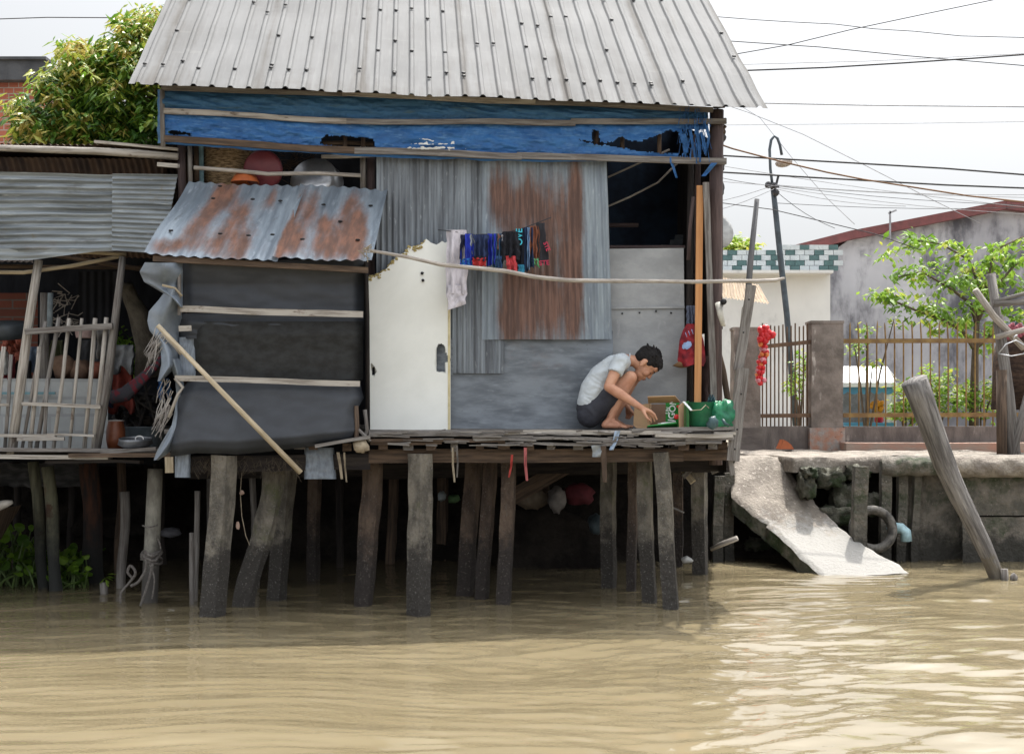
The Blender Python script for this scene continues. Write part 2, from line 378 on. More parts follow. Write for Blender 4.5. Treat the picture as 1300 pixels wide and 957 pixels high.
# ---------------------------------------------------------------- water
def make_water():
    rs = np.random.RandomState(4)
    fx = np.arange(-7.2, 7.2, .034); fy = np.concatenate([np.arange(5.6, 9.5, .022), np.arange(9.5, 15.5, .03)])
    xs = np.concatenate([-np.geomspace(500, 7.6, 16), fx, np.geomspace(7.6, 500, 16)])
    ys = np.concatenate([-np.geomspace(300, 4, 12), np.linspace(-3, 5.4, 40), fy, np.linspace(15.6, 20, 20)])
    X, Y = np.meshgrid(xs, ys); Z = np.zeros_like(X)
    wx = .35 * np.sin(X * .9 + Y * .6) + .25 * np.sin(Y * 1.7 - X * .5); wy = .12 * np.sin(X * 1.1 + 1) + .08 * np.sin(X * 2.3 + Y) + .05 * np.sin(X * 4.1 - Y * 1.3)
    calm = 1.2 + .75 / (1 + np.exp(-(X * 1.1 - (Y - 8.5) * .2 - .9)))
    calm *= 1 - .35 / (1 + np.exp(-(Y - 11.4) * 2))
    for k in range(64):
        lam = .085 * (1.055 ** k); a = rs.normal(0, .42) + math.pi / 2
        kx, ky = math.cos(a) / lam * 6.283, math.sin(a) / lam * 6.283
        amp = .0021 * lam * (1.55 if lam < .32 else 1.15 if lam < .7 else .7)
        env = .55 + .45 * np.sin(X * rs.uniform(.5, 1.4) + Y * rs.uniform(.4, 1.2) + rs.uniform(0, 6))
        Z += amp * env * np.sin(kx * (X + wx) + ky * (Y + wy) + rs.uniform(0, 6.3))
    Z *= calm
    far = (np.abs(X) > 7.4) | (Y < 3) ; Z[far] = 0
    n, m_ = X.shape
    co = np.stack([X, Y, Z], -1).reshape(-1, 3)
    idx = np.arange(n * m_).reshape(n, m_)
    q = np.stack([idx[:-1, :-1], idx[:-1, 1:], idx[1:, 1:], idx[1:, :-1]], -1).reshape(-1, 4)
    me = bpy.data.meshes.new('water')
    me.vertices.add(len(co)); me.vertices.foreach_set('co', co.ravel())
    me.loops.add(q.size); me.loops.foreach_set('vertex_index', q.ravel())
    me.polygons.add(len(q)); me.polygons.foreach_set('loop_start', np.arange(0, q.size, 4)); me.polygons.foreach_set('loop_total', np.full(len(q), 4))
    me.polygons.foreach_set('use_smooth', np.ones(len(q), bool)); me.update()
    mt = bpy.data.materials.new('muddy_water'); mt.use_nodes = True; N = mt.node_tree.nodes; L = mt.node_tree.links
    b = N['Principled BSDF']; b.inputs['Roughness'].default_value = .03; b.inputs['IOR'].default_value = 1.5
    g = N.new('ShaderNodeNewGeometry'); t = N.new('ShaderNodeTexNoise'); mp = N.new('ShaderNodeMapping'); mp.inputs['Scale'].default_value = (.35, 1.2, 1)
    L.new(g.outputs['Position'], mp.inputs[0]); L.new(mp.outputs[0], t.inputs['Vector']); t.inputs['Scale'].default_value = 1.2; t.inputs['Detail'].default_value = 4
    cr = N.new('ShaderNodeValToRGB'); cr.color_ramp.elements[0].position = .3; cr.color_ramp.elements[1].position = .7
    cr.color_ramp.elements[0].color = (.162, .132, .078, 1); cr.color_ramp.elements[1].color = (.205, .170, .106, 1)
    L.new(t.outputs[0], cr.inputs[0]); L.new(cr.outputs[0], b.inputs['Base Color'])
    t2 = N.new('ShaderNodeTexNoise'); mp2 = N.new('ShaderNodeMapping'); mp2.inputs['Scale'].default_value = (6, 16, 1)
    L.new(g.outputs['Position'], mp2.inputs[0]); L.new(mp2.outputs[0], t2.inputs['Vector']); t2.inputs['Scale'].default_value = 1.; t2.inputs['Detail'].default_value = 3; t2.inputs['Distortion'].default_value = .6
    bn = N.new('ShaderNodeBump'); bn.inputs['Strength'].default_value = .25; bn.inputs['Distance'].default_value = .008
    t3 = N.new('ShaderNodeTexNoise'); mp3 = N.new('ShaderNodeMapping'); mp3.inputs['Scale'].default_value = (1.3, 4.2, 1); t3.inputs['Detail'].default_value = 2; t3.inputs['Distortion'].default_value = .8; t3.inputs['Scale'].default_value = 1.
    L.new(g.outputs['Position'], mp3.inputs[0]); L.new(mp3.outputs[0], t3.inputs['Vector'])
    ad = N.new('ShaderNodeMath'); ad.operation = 'MULTIPLY_ADD'; L.new(t3.outputs[0], ad.inputs[0]); ad.inputs[1].default_value = 1.2; L.new(t2.outputs[0], ad.inputs[2])
    L.new(ad.outputs[0], bn.inputs['Height']); L.new(bn.outputs[0], b.inputs['Normal'])
    me.materials.append(mt)
    o = bpy.data.objects.new('water', me); C.objects.link(o); tag(o, kind='structure')
make_water()

# ---------------------------------------------------------------- ground, bank, landing, ramp
GZ = 1.46 * SC
def bankY(X):   # front edge of the land (old units)
    return 21.3 if X < 2.6 else 21.6
mb = MB()
xs = [-400, -60, -25] + [-16 + i * .8 for i in range(52)] + [32, 60, 400]
ys = [0, .6, 1.4, 2.5, 4, 6, 9, 14, 22, 40, 90, 400]
def gfn(i, j):
    X = xs[i]; b = bankY(X) + .12 * nz(X * 1.3, 2); Y = b + ys[j]
    return Vector((X, Y, 1.46 + (.03 * nz(X, Y * .7) if j else -.02))) * SC
nu, nv = len(xs) - 1, len(ys) - 1
mb.grid(lambda u, v: gfn(round(u * nu), round(v * nv)), nu, nv, 20, 20)
mb.build('ground', grnd, kind='structure')
mb = MB()
def bfn(u, v):
    X = -14 + u * 34; top = bankY(X) + .1
    s_ = .6 if X < 2.6 else .5
    rough_ = .25 * nz(X * 1.5, v * 4) + .12 * nz(X * 5, v * 9)
    return Vector((X, top - (1 - v) * s_ + rough_ * (1 - v * .8), -.35 + v * 1.78 + .1 * nz(X * 2, v * 5, 4) * (1 - v))) * SC
mb.grid(bfn, 170, 16, 20, 2)
mb.build('river_bank', soil, kind='structure', smooth=True)
# landing slab, sunlit
mb = MB()
def edgeY(px): return pw(px, [(880, 21.6), (915, 22.0), (990, 22.0), (1003, 20.8), (1060, 20.9), (1130, 21.1), (1200, 20.9), (1250, 21.2)])
def lfn(u, v):
    px = lerp(880, 1340, u); y0 = edgeY(px) + .08 * nz(px * .06, 1)
    X = (px - 650) * 21 / F; z = 1.49 + .04 * nz(X * 2, v * 4)
    if v < .12: return Vector((X, y0 + .05 * nz(X * 9, v * 30), z - (.12 - v) / .12 * .22)) * SC
    return Vector((X, lerp(y0, 25.0, (v - .12) / .88), z + .02 * nz(X * 6, v * 9))) * SC
mb.grid(lfn, 90, 24, 4, 2)
mb.build('landing', paving, kind='structure', smooth=True)
mossm = M('mossy_stone', (.15, .145, .115), (.06, .065, .045), sc=(7, 7, 7), coord='Object', rough=.95, bump=1., bs=(24, 24, 24), dist=.06, patch=[((.045, .065, .03), (4, 4, 4), .48, .62), ((.3, .28, .24), (40, 40, 40), .64, .72)])
# ramp
mb = MB()
Lp = [(905, 577, 22.2), (931, 581.5, 21.3), (929, 628, 20.6), (975, 666, 20.2), (1046, 733, 19.0)]
Rp = [(1010, 577, 22.2), (988, 580, 21.4), (1035, 636, 20.8), (1080, 680, 20.2), (1160, 727, 19.3)]
def rampf(u, v, dz=0.):
    k = v * 4; i = min(3, int(k)); t = k - i
    a = P(*Lp[i]).lerp(P(*Lp[i + 1]), t); b = P(*Rp[i]).lerp(P(*Rp[i + 1]), t); p = a.lerp(b, u)
    e = min(u, 1 - u); jit = .035 * nz(p.x * 9, v * 22) + .02 * nz(v * 60, p.x * 5)
    return p + Vector((jit * (1 if e < .05 else 0), 0, .010 * nz(p.x * 5, v * 10) - dz + (-.03 if e < .001 else 0)))
mb.grid(lambda u, v: rampf(u, v), 26, 40, 1.2, 2.4)
rmp = mb.build('ramp', paving, None, True, 'broken pale concrete boat ramp running down into the water', 'ramp')
mb = MB()
for uu in (0, 1): mb.grid(lambda u, v: rampf(uu, v, u * .13 + .03 * nz(v * 20, u * 3) * u), 4, 60, .2, 2.4)
mb.grid(lambda u, v: rampf(u, v, .14), 6, 20, 1, 2)
mb.build('shaded_edge', mossm, rmp, True)  # sides and underside in dark mossy stone, standing in for their shade

# quay: panels, cap, stakes and sandbags
q = thing('quay_wall', 'dark stained concrete quay wall with rough pale cap at the right', 'wall', P(1230, 715, 20.7))
mb = MB(); mb.grid(lambda u, v: P(lerp(1150, 1222, u), lerp(735, 600, v), 21.0) + Vector((0, .03 * nz(u * 9, v * 6), 0)), 26, 16, 1, 1)
mb.grid(lambda u, v: P(1222, lerp(735, 590, v), 21.0 - .35 * u), 2, 8, .3, 1)
mb.build('wall_panel', quaym, q, True)
for (y0, y1) in ((735, 656), (654, 590)):
    mb = MB(); mb.grid(lambda u, v: P(lerp(1222, 1420, u), lerp(y0, y1, v), 20.62) + Vector((0, .03 * nz(u * 19, v * 6 + y0), 0)), 50, 10, 2, .6)
    mb.grid(lambda u, v: P(lerp(1222, 1420, u), y1, 20.62 + v * .3), 20, 1, 2, .1)
    mb.build('wall_panel', quaym, q, True)
mb = MB()
def capf(u, v, x0, x1, yt, yb, d):
    px = lerp(x0, x1, u); n = .05 * nz(px * .05, v * 3) + .02 * nz(px * .2, v * 9)
    a = v * math.pi
    return P(px, lerp(yb, yt, .5 - .5 * math.cos(a)) + 2.2 * nz(px * .07, 3), d + .5 * (1 - math.sin(a) ** .6) * (1 if v > .5 else .4) + n)
mb.grid(lambda u, v: capf(u, v, 1120, 1206, 578, 604, 20.5), 40, 12, 1, .4)
mb.build('wall_cap', quaym, q, True)
mb = MB(); mb.grid(lambda u, v: capf(u, v, 1200, 1420, 577, 606, 20.3), 90, 12, 2, .4)
mb.build('wall_cap', M('cap_concrete', (.36, .32, .27), (.22, .19, .16), sc=(7, 7, 7), coord='Object', rough=.9, bump=.9, bs=(26, 26, 26), dist=.05), q, True)
i = 0
for (px, yt, yb, w, Y) in [(1092, 592, 712, 17, 20.1), (1124, 585, 705, 13, 20.7), (1145, 590, 706, 12, 20.9), (925, 600, 706, 12, 20.9), (912, 604, 706, 13, 20.6), (1163, 604, 700, 9, 20.85)]:
    mb = MB(); mb.beam(P(px + rnd(-3, 3), yb + 25, Y), P(px, yt, Y), S(w, Y), S(w, Y), up=(0, 1, 0), n=10, jit=.012)
    mb.build('retaining_stake', quaym, None, False, ['tall square concrete stake in front of the old tyre', 'narrow stake behind the tyre under the quay cap', 'narrow stake just left of the blue pipe elbow', 'round topped stake left of the ramp nearest it', 'short stake under the right corner of the hut', 'thin stake against the quay panel beside the pipe elbow'][i], 'stake', 'stakes retaining the bank'); i += 1
labs = ['green mossy sandbag at the top right edge of the ramp', 'small rounded mossy stone above the ramp edge', 'mossy sandbag under the landing left of the tall stake', 'dark sandbag low beside the ramp edge', 'dark mossy sandbag behind the tyre', 'pale rounded lump just right of the top of the ramp', 'dark stone at the foot of the bank left of the ramp', 'mossy stone wedged under the landing edge']
for k, (px, py, w, h, Y) in enumerate([(1050, 606, 34, 26, 20.9), (1023, 618, 18, 30, 20.7), (1070, 630, 28, 40, 21.0), (1060, 655, 40, 24, 20.8), (1105, 640, 30, 26, 21.1), (1026, 600, 20, 14, 20.7), (960, 690, 30, 16, 21.3), (1085, 600, 30, 18, 21.0)]):
    mb = MB(); mb.blob(P(px, py, Y), (S(w / 2, Y), .16, S(h / 2, Y)), 24, .5, 2.6, box=.6)
    mb.build('sandbag' if 'bag' in labs[k] else 'bank_stone', mossm, None, True, labs[k], 'sandbag' if 'bag' in labs[k] else 'stone', 'mossy sandbags and stones along the bank')
# tyre and pipe elbow
c = P(1108, 672, 20.35); tm = plain('tyre_rubber', (.03, .03, .032), .6)
t = thing('old_tyre', 'worn grey tyre leaning on the bank behind the square stake', 'tyre', c - Vector((0, 0, .33)))  # an old tyre left on the bank, not a boat's fender
rot = Matrix.Rotation(R(78), 3, 'X') @ Matrix.Rotation(0, 3, 'Z')
r0 = S(31, 20.35)
mb = MB(); mb.lathe([(r0 * (.80 + .19 * math.cos(a)), .085 * math.sin(a) * (1 if abs(math.sin(a)) < .8 else .95)) for a in [k * math.pi / 8 + R(20) for k in range(-7, 8)]], c, 36, rot)
mb.build('tyre_casing', plain('tyre_dusty', (.15, .14, .125), .8, (.04, .038, .036), bump=.5), t, True)
c = P(1143, 676, 20.6); mb = MB()
mb.tube([c + Vector((-.14, .12, .045)), c + Vector((-.06, 0, .05)), c + Vector((0, -.02, .045)), c + Vector((.045, -.03, .01)), c + Vector((.05, -.03, -.08))], [.05, .05, .052, .05, .055], 12)
mb.build('pipe_elbow', plain('pale_blue_pvc', (.42, .62, .68), .4), None, True, 'pale blue plastic pipe elbow sticking out above the waterline', 'pipe')
# ---------------------------------------------------------------- background right
def quad(mb, a, b, c, d, nu=1, nv=1, W=None, H=None, mi=0):
    a, b, c, d = map(Vector, (a, b, c, d))
    mb.grid(lambda u, v: a.lerp(b, u).lerp(d.lerp(c, u), v), nu, nv, W or (b - a).length, H or (d - a).length, mi=mi)
def zat(z, px, Y): v = P(px, 522, Y); v.z = z; return v
# warehouse
YW = 40
w = thing('warehouse', 'large white stained warehouse with a dark red gable edge behind the yard', 'building', zat(GZ, 1200, YW))
pts = [(1053, 600), (1053, 322), (1080, 303), (1275, 266), (1500, 290), (1500, 600)]
mb = MB(); f = [P(x, y, YW) for x, y in pts]
mb.add(f, [tuple(range(6))], [(p.x, p.z) for p in f])
fb = [p + Vector((0, 14, 0)) for p in f]
mb.add(fb, [tuple(range(6))], [(p.x, p.z) for p in f])
for a, b in ((0, 1), (4, 5)): quad(mb, f[a], fb[a], fb[b], f[b])
mb.build('wall', plaster, w)
rp = [(990, 322), (1080, 299), (1275, 261), (1505, 286)]
mb = MB()
for (a, b) in zip(rp, rp[1:]): mb.beam(P(*a, YW - .15), P(*b, YW - .15), .24, .16)
mb.build('gable_trim', redtrim, w)
mb = MB()
for (a, b) in zip(rp, rp[1:]): quad(mb, P(*a, YW - .2) + Vector((0, 0, .085)), P(*b, YW - .2) + Vector((0, 0, .085)), P(*b, YW) + Vector((0, 14, .085)), P(*a, YW) + Vector((0, 14, .085)))
mb.build('roof', redtrim, w)
mb = MB(); quad(mb, P(1053, 505, YW - .02), P(1500, 505, YW - .02), P(1500, 590, YW - .02), P(1053, 590, YW - .02), 1, 1); mb.build('dark_plinth', M('dark_plaster', (.13, .13, .14), (.2, .2, .22), sc=(.8, .8, 1), rough=.95), w)  # darker band along the foot of the wall
# low tiled building
YT = 37
w = thing('tiled_building', 'low cream building topped by a teal and white tiled parapet', 'building', zat(GZ, 985, YT))
mb = MB(); c0 = P(860, 345, YT); c1 = P(1054, 345, YT)
zb = GZ - .1
for (y0, y1) in ((YT, YT + 9),):
    a, b = P(860, 345, YT), P(1054, 345, YT)
    quad(mb, (a.x, a.y, zb), (b.x, b.y, zb), b, a, 4, 4)
    quad(mb, (b.x, b.y, zb), (b.x, b.y + 7, zb), b + Vector((0, 7, 0)), b, 2, 2)
    quad(mb, a, b, b + Vector((0, 7, 0)), a + Vector((0, 7, 0)))
mb.build('wall', plasterw, w)
mb = MB(); a, b = P(858, 332, YT + .1), P(1056, 332, YT + .1); mb.beam(a, b, .25, S(27, YT)); mb.build('parapet', plasterw, w)
mt_, mw = MB(), MB(); tw, th = S(12.2, YT), S(6.6, YT); o = P(862, 344, YT - .12)
for r in range(5 if True else 4):
    for c in range(-1, 17):
        x = o.x + c * tw + (tw / 2 if r % 2 else 0); z = o.z + r * th
        if r == 4 and c < 11: continue
        g = ((c + (r // 2)) % 3 == 0) if (c // 4) % 2 else ((c - r) % 2 == 0)
        (mt_ if g else mw).box((x, o.y, z + th / 2), tw * .95, .05, th * .93)
tb = MB()
for src, k in ((mt_, 0), (mw, 1)): tb.add(src.v, src.f, None, mi=k)
tb.build('tile_band', [tilet, tilew], w)
mb = MB(); mb.beam(P(860, 346.5, YT - .25), P(1054, 346.5, YT - .25), .5, .05); mb.build('ledge', plasterw, w)
# low wall, pillars, fences
YF = 24.8
lw = MB()
for x0, x1 in ((960, 1028), (1072, 1420)):
    a, b = P(x0, 588, YF), P(x1, 588, YF); h = S(588 - 541, YF)
    lw.beam(a + Vector((0, .1, h / 2)), b + Vector((0, .1, h / 2)), .2, h, n=12, jit=.004)
lw.build('low_wall', wallbrown, None, False, 'low brown rendered wall under the iron fence', 'wall')
mb = MB(); a, b = P(1072, 571, YF - .5), P(1420, 571, YF - .5); mb.beam(a + Vector((0, .1, 0)), b + Vector((0, .1, 0)), .4, .16, n=14, jit=.006); mb.build('brick_footing', M('footing', (.36, .2, .15), (.3, .24, .2), sc=(9, 3, 1), rough=.9, bump=.4), None, False, 'low reddish footing step at the base of the brown wall', 'step')
def pillar(px, w_, yt, lab, base):
    p = thing('fence_pillar', lab, 'pillar', P(px, 572, YF), 'square pillars of the iron fence')
    mb = MB(); w2 = S(w_, YF); mb.beam(P(px, 545, YF) + Vector((0, .1, 0)), P(px, yt + 3, YF) + Vector((0, .1, 0)), w2, w2 * .9, up=(0, 1, 0), n=14, jit=.006); mb.build('shaft', pillarm, p)
    mb = MB(); mb.beam(P(px, yt + 3, YF) + Vector((0, .1, 0)), P(px, yt - .5, YF) + Vector((0, .1, 0)), w2 * 1.05, w2 * .95, up=(0, 1, 0)); mb.build('cap', pillarm, p)
    if base:
        mb = MB(); mb.beam(P(px - 1, 588, YF) + Vector((0, .1, 0)), P(px - 1, 543, YF) + Vector((0, .1, 0)), w2 * 1.12, w2 * 1.1, up=(0, 1, 0), n=4, jit=.005)
        mb.build('brick_base', M('hollow_brick', (.36, .19, .13), (.3, .28, .26), sc=(9, 9, 9), coord='Object', rough=.9, bump=.5, patch=[((.04, .03, .03), (26, 26, 26), .66, .7)]), p)
    else:
        mb = MB(); mb.beam(P(px, 588, YF) + Vector((0, .1, 0)), P(px, 543, YF) + Vector((0, .1, 0)), w2 * 1.1, w2 * 1.05, up=(0, 1, 0), n=4, jit=.005); mb.build('base', wallbrown, p)
pillar(1049, 40, 408, 'tall square pillar with peeling white render and a hollow brick base', True)
pillar(948, 34, 416, 'plain dark brown pillar behind the leaning post', False)
mb = MB(); a = P(975, 588, YF - .1); mb.beam(P(962, 560, YF + .25), P(1030, 560, YF + .25), .06, S(38, YF)); 
fn = thing('iron_fence', 'yellow spear topped iron fence right of the tall pillar', 'fence', P(1160, 541, YF))
for y in (433, 527):
    mb = MB(); mb.beam(P(1070, y, YF), P(1400, y - (1 if y > 500 else 1), YF), .05, S(5.5, YF)); mb.build('rail', yiron, fn)
for k in range(28):
    px = 1079 + k * 11.35; dx = rnd(-1.2, 1.2)
    mb = MB(); mb.tube([P(px, 541, YF + .1), P(px, 433, YF + .1), P(px + dx, 414, YF + .1), P(px + dx * 1.4, 408 + rnd(-1, 2), YF + .1)], [.0095, .0095, .009, .003], 5); mb.build('picket', yiron, fn)
fn = thing('iron_fence', 'brown closely barred iron fence between the two pillars', 'fence', P(998, 541, YF))
for (y0, y1) in ((441, 434), (528, 527)):
    mb = MB(); mb.beam(P(960, y0, YF), P(1030, y1, YF), .04, S(5, YF)); mb.build('rail', biron, fn)
for k in range(12):
    px = 968 + k * 5.2
    mb = MB(); mb.tube([P(px, 541, YF + .1), P(px, 413 + rnd(-3, 2), YF + .1)], .009, 5); mb.build('picket', biron, fn)
# red bead garland
g = thing('red_decoration', 'red glossy garland with a round rosette hung on the fence by the dark pillar', 'decoration', P(968, 490, 23.9))
rm = plain('glossy_red', (.62, .02, .025), .3, (.5, .012, .02)); rm2 = plain('glossy_orange', (.8, .22, .06), .3); rm3 = plain('pink_gloss', (.7, .25, .3), .3)
mb = MB(); cc = P(971, 425, 23.9)
for k in range(16):
    a = k * .78; mb.blob(cc + Vector((.075 * math.cos(a) * (k % 3) / 2, -.03, .07 * math.sin(a) * (k % 3) / 2)), .045, 7, .3)
mb.build('rosette', rm, g, True)
for k in range(17):
    t_ = k / 16; c_ = P(lerp(969, 964.5, t_) + 1.2 * math.sin(t_ * 7), lerp(434, 486, t_), 23.9)
    mb = MB()
    for s_ in range(3): mb.blob(c_ + Vector((rnd(-.04, .04), rnd(-.04, 0), 0)), .03, 6, .3)
    mb.build('bead_cluster', [rm, rm2, rm, rm3][k % 4] if k % 2 else rm, g, True)
# spirit house
YS = 28
t = thing('spirit_house', 'small blue and white shrine hut with a white roof behind the fence', 'shrine', zat(GZ, 1095, YS))
mb = MB(); quad(mb, P(1060, 487, YS - .3), P(1138, 487, YS - .3), P(1126, 465, YS + .9), P(1064, 465, YS + .9)); mb.beam(P(1060, 488.5, YS - .3), P(1138, 488.5, YS - .3), .06, .035); quad(mb, P(1064, 465, YS + .9), P(1126, 465, YS + .9), P(1138, 480, YS + 2), P(1060, 480, YS + 2)); mb.build('roof', whitep, t, solid=.02)
mb = MB(); n = 9
poly = [P(1062, 489, YS - .25), P(1135, 489, YS - .25), P(1135, 499, YS - .25)]
for k in range(40, -1, -1):
    u = k / 40; poly.append(P(lerp(1062, 1135, u), 499 - 2 + 3.5 * abs(math.sin(u * math.pi * 5)), YS - .25))
mb.prism(poly, (0, .03, 0)); mb.build('scalloped_fascia', skyblue, t)
for px in (1064, 1127, 1133.5):
    mb = MB(); p = P(px, 497, YS - .15); mb.tube([Vector((p.x, p.y, GZ)), p], .045, 10); mb.build('column', whitep, t)
mb = MB(); quad(mb, P(1064, 545, YS + .9), P(1130, 545, YS + .9), P(1130, 490, YS + .9), P(1064, 490, YS + .9)); mb.build('back_wall', plain('shrine_back', (.3, .29, .29), .9), t)
mb = MB(); mb.beam(P(1064, 541, YS + .3), P(1128, 541, YS + .3), .7, .1); mb.build('plinth', skyblue, t)
t = thing('flower_vase', 'orange flowers in a red vase inside the small shrine hut', 'vase', P(1116, 538, YS))
mb = MB(); mb.lathe([(.03, 0), (.06, .05), (.05, .12), (.03, .16)], P(1116, 539, YS + .1)); mb.build('vase', rm, t, True)
mb = MB()
for k in range(22): mb.blob(P(1113 + rnd(-7, 7), 515 + rnd(-5, 6), YS + rnd(-.1, .15)), .035, 6, .4)
mb.build('flowers', plain('orange_flower', (.75, .33, .02), .7), t)
# street lamp
YL = 30
t = thing('street_lamp', 'leaning dark street lamp with a curved arm and oval head', 'street lamp', zat(GZ, 1008, YL))
mb = MB(); pb = P(1007, 478, YL); mb.tube([zat(GZ, 1012, YL), P(999, 400, YL), P(990, 320, YL), P(984, 262, YL), P(981, 236, YL)], [.045, .043, .042, .040, .036], 10); mb.build('pole', steel, t, True)
mb = MB(); mb.tube([P(981, 238, YL), P(978, 215, YL), P(977, 190, YL), P(979, 178, YL), P(983, 173, YL), P(987, 176, YL), P(990, 184, YL), P(992.5, 197, YL)], .02, 8); mb.build('arm', steel, t, True)
mb = MB(); mb.blob(P(995, 207, YL), (S(11, YL), .12, S(5.5, YL)), 14, .08, rot=Matrix.Rotation(R(-8), 3, 'Y')); mb.build('lamp_head', plain('lamp_dish', (.36, .3, .26), .5), t, True)
mb = MB()
for (dx, dy) in ((-6, -2), (2, -1), (4, 8)): mb.blob(P(981 + dx, 237 + dy, YL - .1), .05, 7, .2)
mb.beam(P(972, 236, YL), P(989, 237, YL), .04, .04); mb.beam(P(984, 240, YL), P(988.5, 222, YL), .03, .03)
mb.build('insulators', cablem, t)
# cables
cab = [
 ('thin grey wavy cable, topmost at the right of the roof', [(700, 5), (915, 22), (960, 25.5), (1000, 28), (1060, 31), (1110, 37), (1160, 40), (1220, 46), (1340, 49)], 30, 1.1, cablem),
 ('black cable rising steeply to the top right corner', [(800, 96), (940, 68), (1000, 57.5), (1080, 38), (1170, 19), (1262, 0), (1340, -22)], 26, 1.3, cablem),
 ('dark cable sloping gently down to the right below the topmost cable', [(700, 36), (934, 53), (1040, 60), (1150, 71), (1340, 87)], 29, 1.3, cablem),
 ('thick black twisted cable rising gently to the right', [(800, 95), (954, 89.5), (1050, 86), (1150, 80), (1240, 74), (1350, 66)], 27, 2.2, cablem),
 ('pale thin cable just above the twisted cable', [(800, 85), (950, 82), (1100, 78), (1350, 66)], 33, .8, cableg),
 ('straight grey cable level with the roof eave', [(800, 129), (978, 131.5), (1100, 134), (1350, 136.5)], 31, 1.5, cableg),
 ('faintest level cable below the grey cable', [(800, 161), (920, 159), (1150, 157), (1350, 154)], 36, .7, cableg),
 ('brown cable running from the hut corner post across the street lamp head', [(895, 177), (930, 189), (990, 205), (1050, 219), (1096, 228), (1160, 238), (1230, 249), (1350, 262)], 22, 2.2, cableb),
 ('thick dark cable passing over the street lamp arm', [(840, 195), (922, 198), (1080, 207), (1200, 214), (1350, 226)], 28, 2.4, cablem),
 ('thick dark cable crossing the lamp pole below its head', [(840, 216), (920, 219), (1040, 226), (1200, 235), (1350, 241)], 27, 2.4, cablem),
 ('thin wire falling from the roof corner towards the warehouse', [(880, 120), (950, 143), (1020, 171), (1100, 211), (1180, 252), (1245, 284)], 34, .9, cableg),
 ('thin wire sloping down from the hut across the lamp pole', [(860, 250), (918, 258), (980, 266), (1060, 285), (1110, 297), (1170, 318)], 25, 1.2, cablem),
 ('hair thin wire steeply crossing the lamp arm', [(900, 110), (965, 150), (1005, 200), (1050, 252), (1085, 285)], 33, .7, cableg),
 ('thin black cable above the mango tree at the left', [(-60, 25), (0, 24.5), (60, 22.5), (155, 23), (260, 24)], 32, 1.3, cablem),
]
fan = [((984, 236), (1350, 262)), ((984, 238), (1350, 275)), ((985, 240), (1150, 262)), ((860, 208), (981, 236)), ((860, 262), (981, 236)), ((984, 235), (1350, 247)), ((984, 242), (1060, 290)), ((860, 226), (1350, 252)), ((870, 275), (983, 240)), ((985, 258), (1350, 262)), ((870, 203), (1350, 268))]
for k, (a, b) in enumerate(fan):
    n = 6; pts = [(lerp(a[0], b[0], i / n), lerp(a[1], b[1], i / n) + 5 * math.sin(math.pi * i / n)) for i in range(n + 1)]
    cab.append((None, pts, 30 - .3 * (k % 3), .75, cableg if k % 3 else cablem))
for lab, pts, Y, w_, m_ in cab:
    mb = MB(); n = 5; pp = []
    for (a, b) in zip(pts, pts[1:]):
        for i in range(2): pp.append(P(lerp(a[0], b[0], i / 2), lerp(a[1], b[1], i / 2), Y))
    pp.append(P(*pts[-1], Y)); mb.tube(pp, S(w_ / 2, Y), 5)
    if lab: mb.build('overhead_cable', m_, None, True, lab, 'cable', 'overhead cables')
    else: mb.build('service_wire', m_, None, True, 'hair thin wire fanning out from the street lamp pole', 'wire', 'wires tangled round the street lamp pole')
# TV aerial on warehouse
mb = MB(); mb.beam(P(1130, 306, 39.5), P(1130, 268, 39.5), .03, .03); mb.beam(P(1128, 271, 39.5), P(1138, 267, 39.5), .03, .03); mb.build('roof_aerial', cableg, None, False, 'small bent aerial standing above the red gable edge', 'aerial')

# ---------------------------------------------------------------- foliage
def leaves(mb, c, n, spread, size, tint, droop=.4, asp=.28, sd=.12, sil=None):
    for _ in range(n):
        p = c + Vector((random.gauss(0, spread[0]), random.gauss(0, spread[1]), random.gauss(0, spread[2])))
        a = rnd(0, 6.283); d = Vector((math.cos(a), math.sin(a), -droop + rnd(-.5, .5))).normalized()
        sdv = d.cross(Vector((rnd(-.5, .5), rnd(-.5, .5), 1))).normalized(); L = size * rnd(.6, 1.25); w = L * asp
        up = sdv.cross(d)
        t = min(1, max(0, tint + random.gauss(0, sd)))
        vs = [p, p + d * L * .45 + sdv * w * .5 - up * w * .1, p + d * L - up * L * .12, p + d * L * .45 - sdv * w * .5 - up * w * .1, p + d * L * .45 + up * w * .12]
        mb.add(vs, [(0, 1, 4), (1, 2, 4), (2, 3, 4), (3, 0, 4)], [(0, 0)] * 5, tint=max(t, .001))
YM = 22.5
t = thing('mango_tree', 'dense mango tree with yellow and bronze young leaves behind the left hut', 'tree', zat(GZ, 130, YM))
mb = MB(); cr = MB()
mb.tube([zat(GZ, 130, YM), P(128, 420, YM), P(135, 300, YM), P(130, 200, YM), P(140, 120, YM)], [.16, .13, .11, .08, .03], 8, jit=.2)
cl = [(70, 97, 22, 16), (98, 64, 20, 14), (32, 136, 16, 12), (60, 165, 34, 20), (45, 150, 26, 14), (95, 150, 40, 30), (80, 115, 34, 18), (110, 90, 34, 22), (140, 110, 40, 40), (170, 80, 30, 30), (178, 42, 22, 20), (165, 30, 14, 14), (150, 62, 26, 18), (188, 125, 30, 50), (120, 160, 60, 30), (175, 170, 40, 30), (225, 90, 40, 60), (215, 150, 40, 40), (100, 175, 60, 24), (150, 185, 60, 30), (190, 20, 14, 8), (38, 175, 18, 10), (260, 110, 40, 60), (130, 75, 22, 14)]
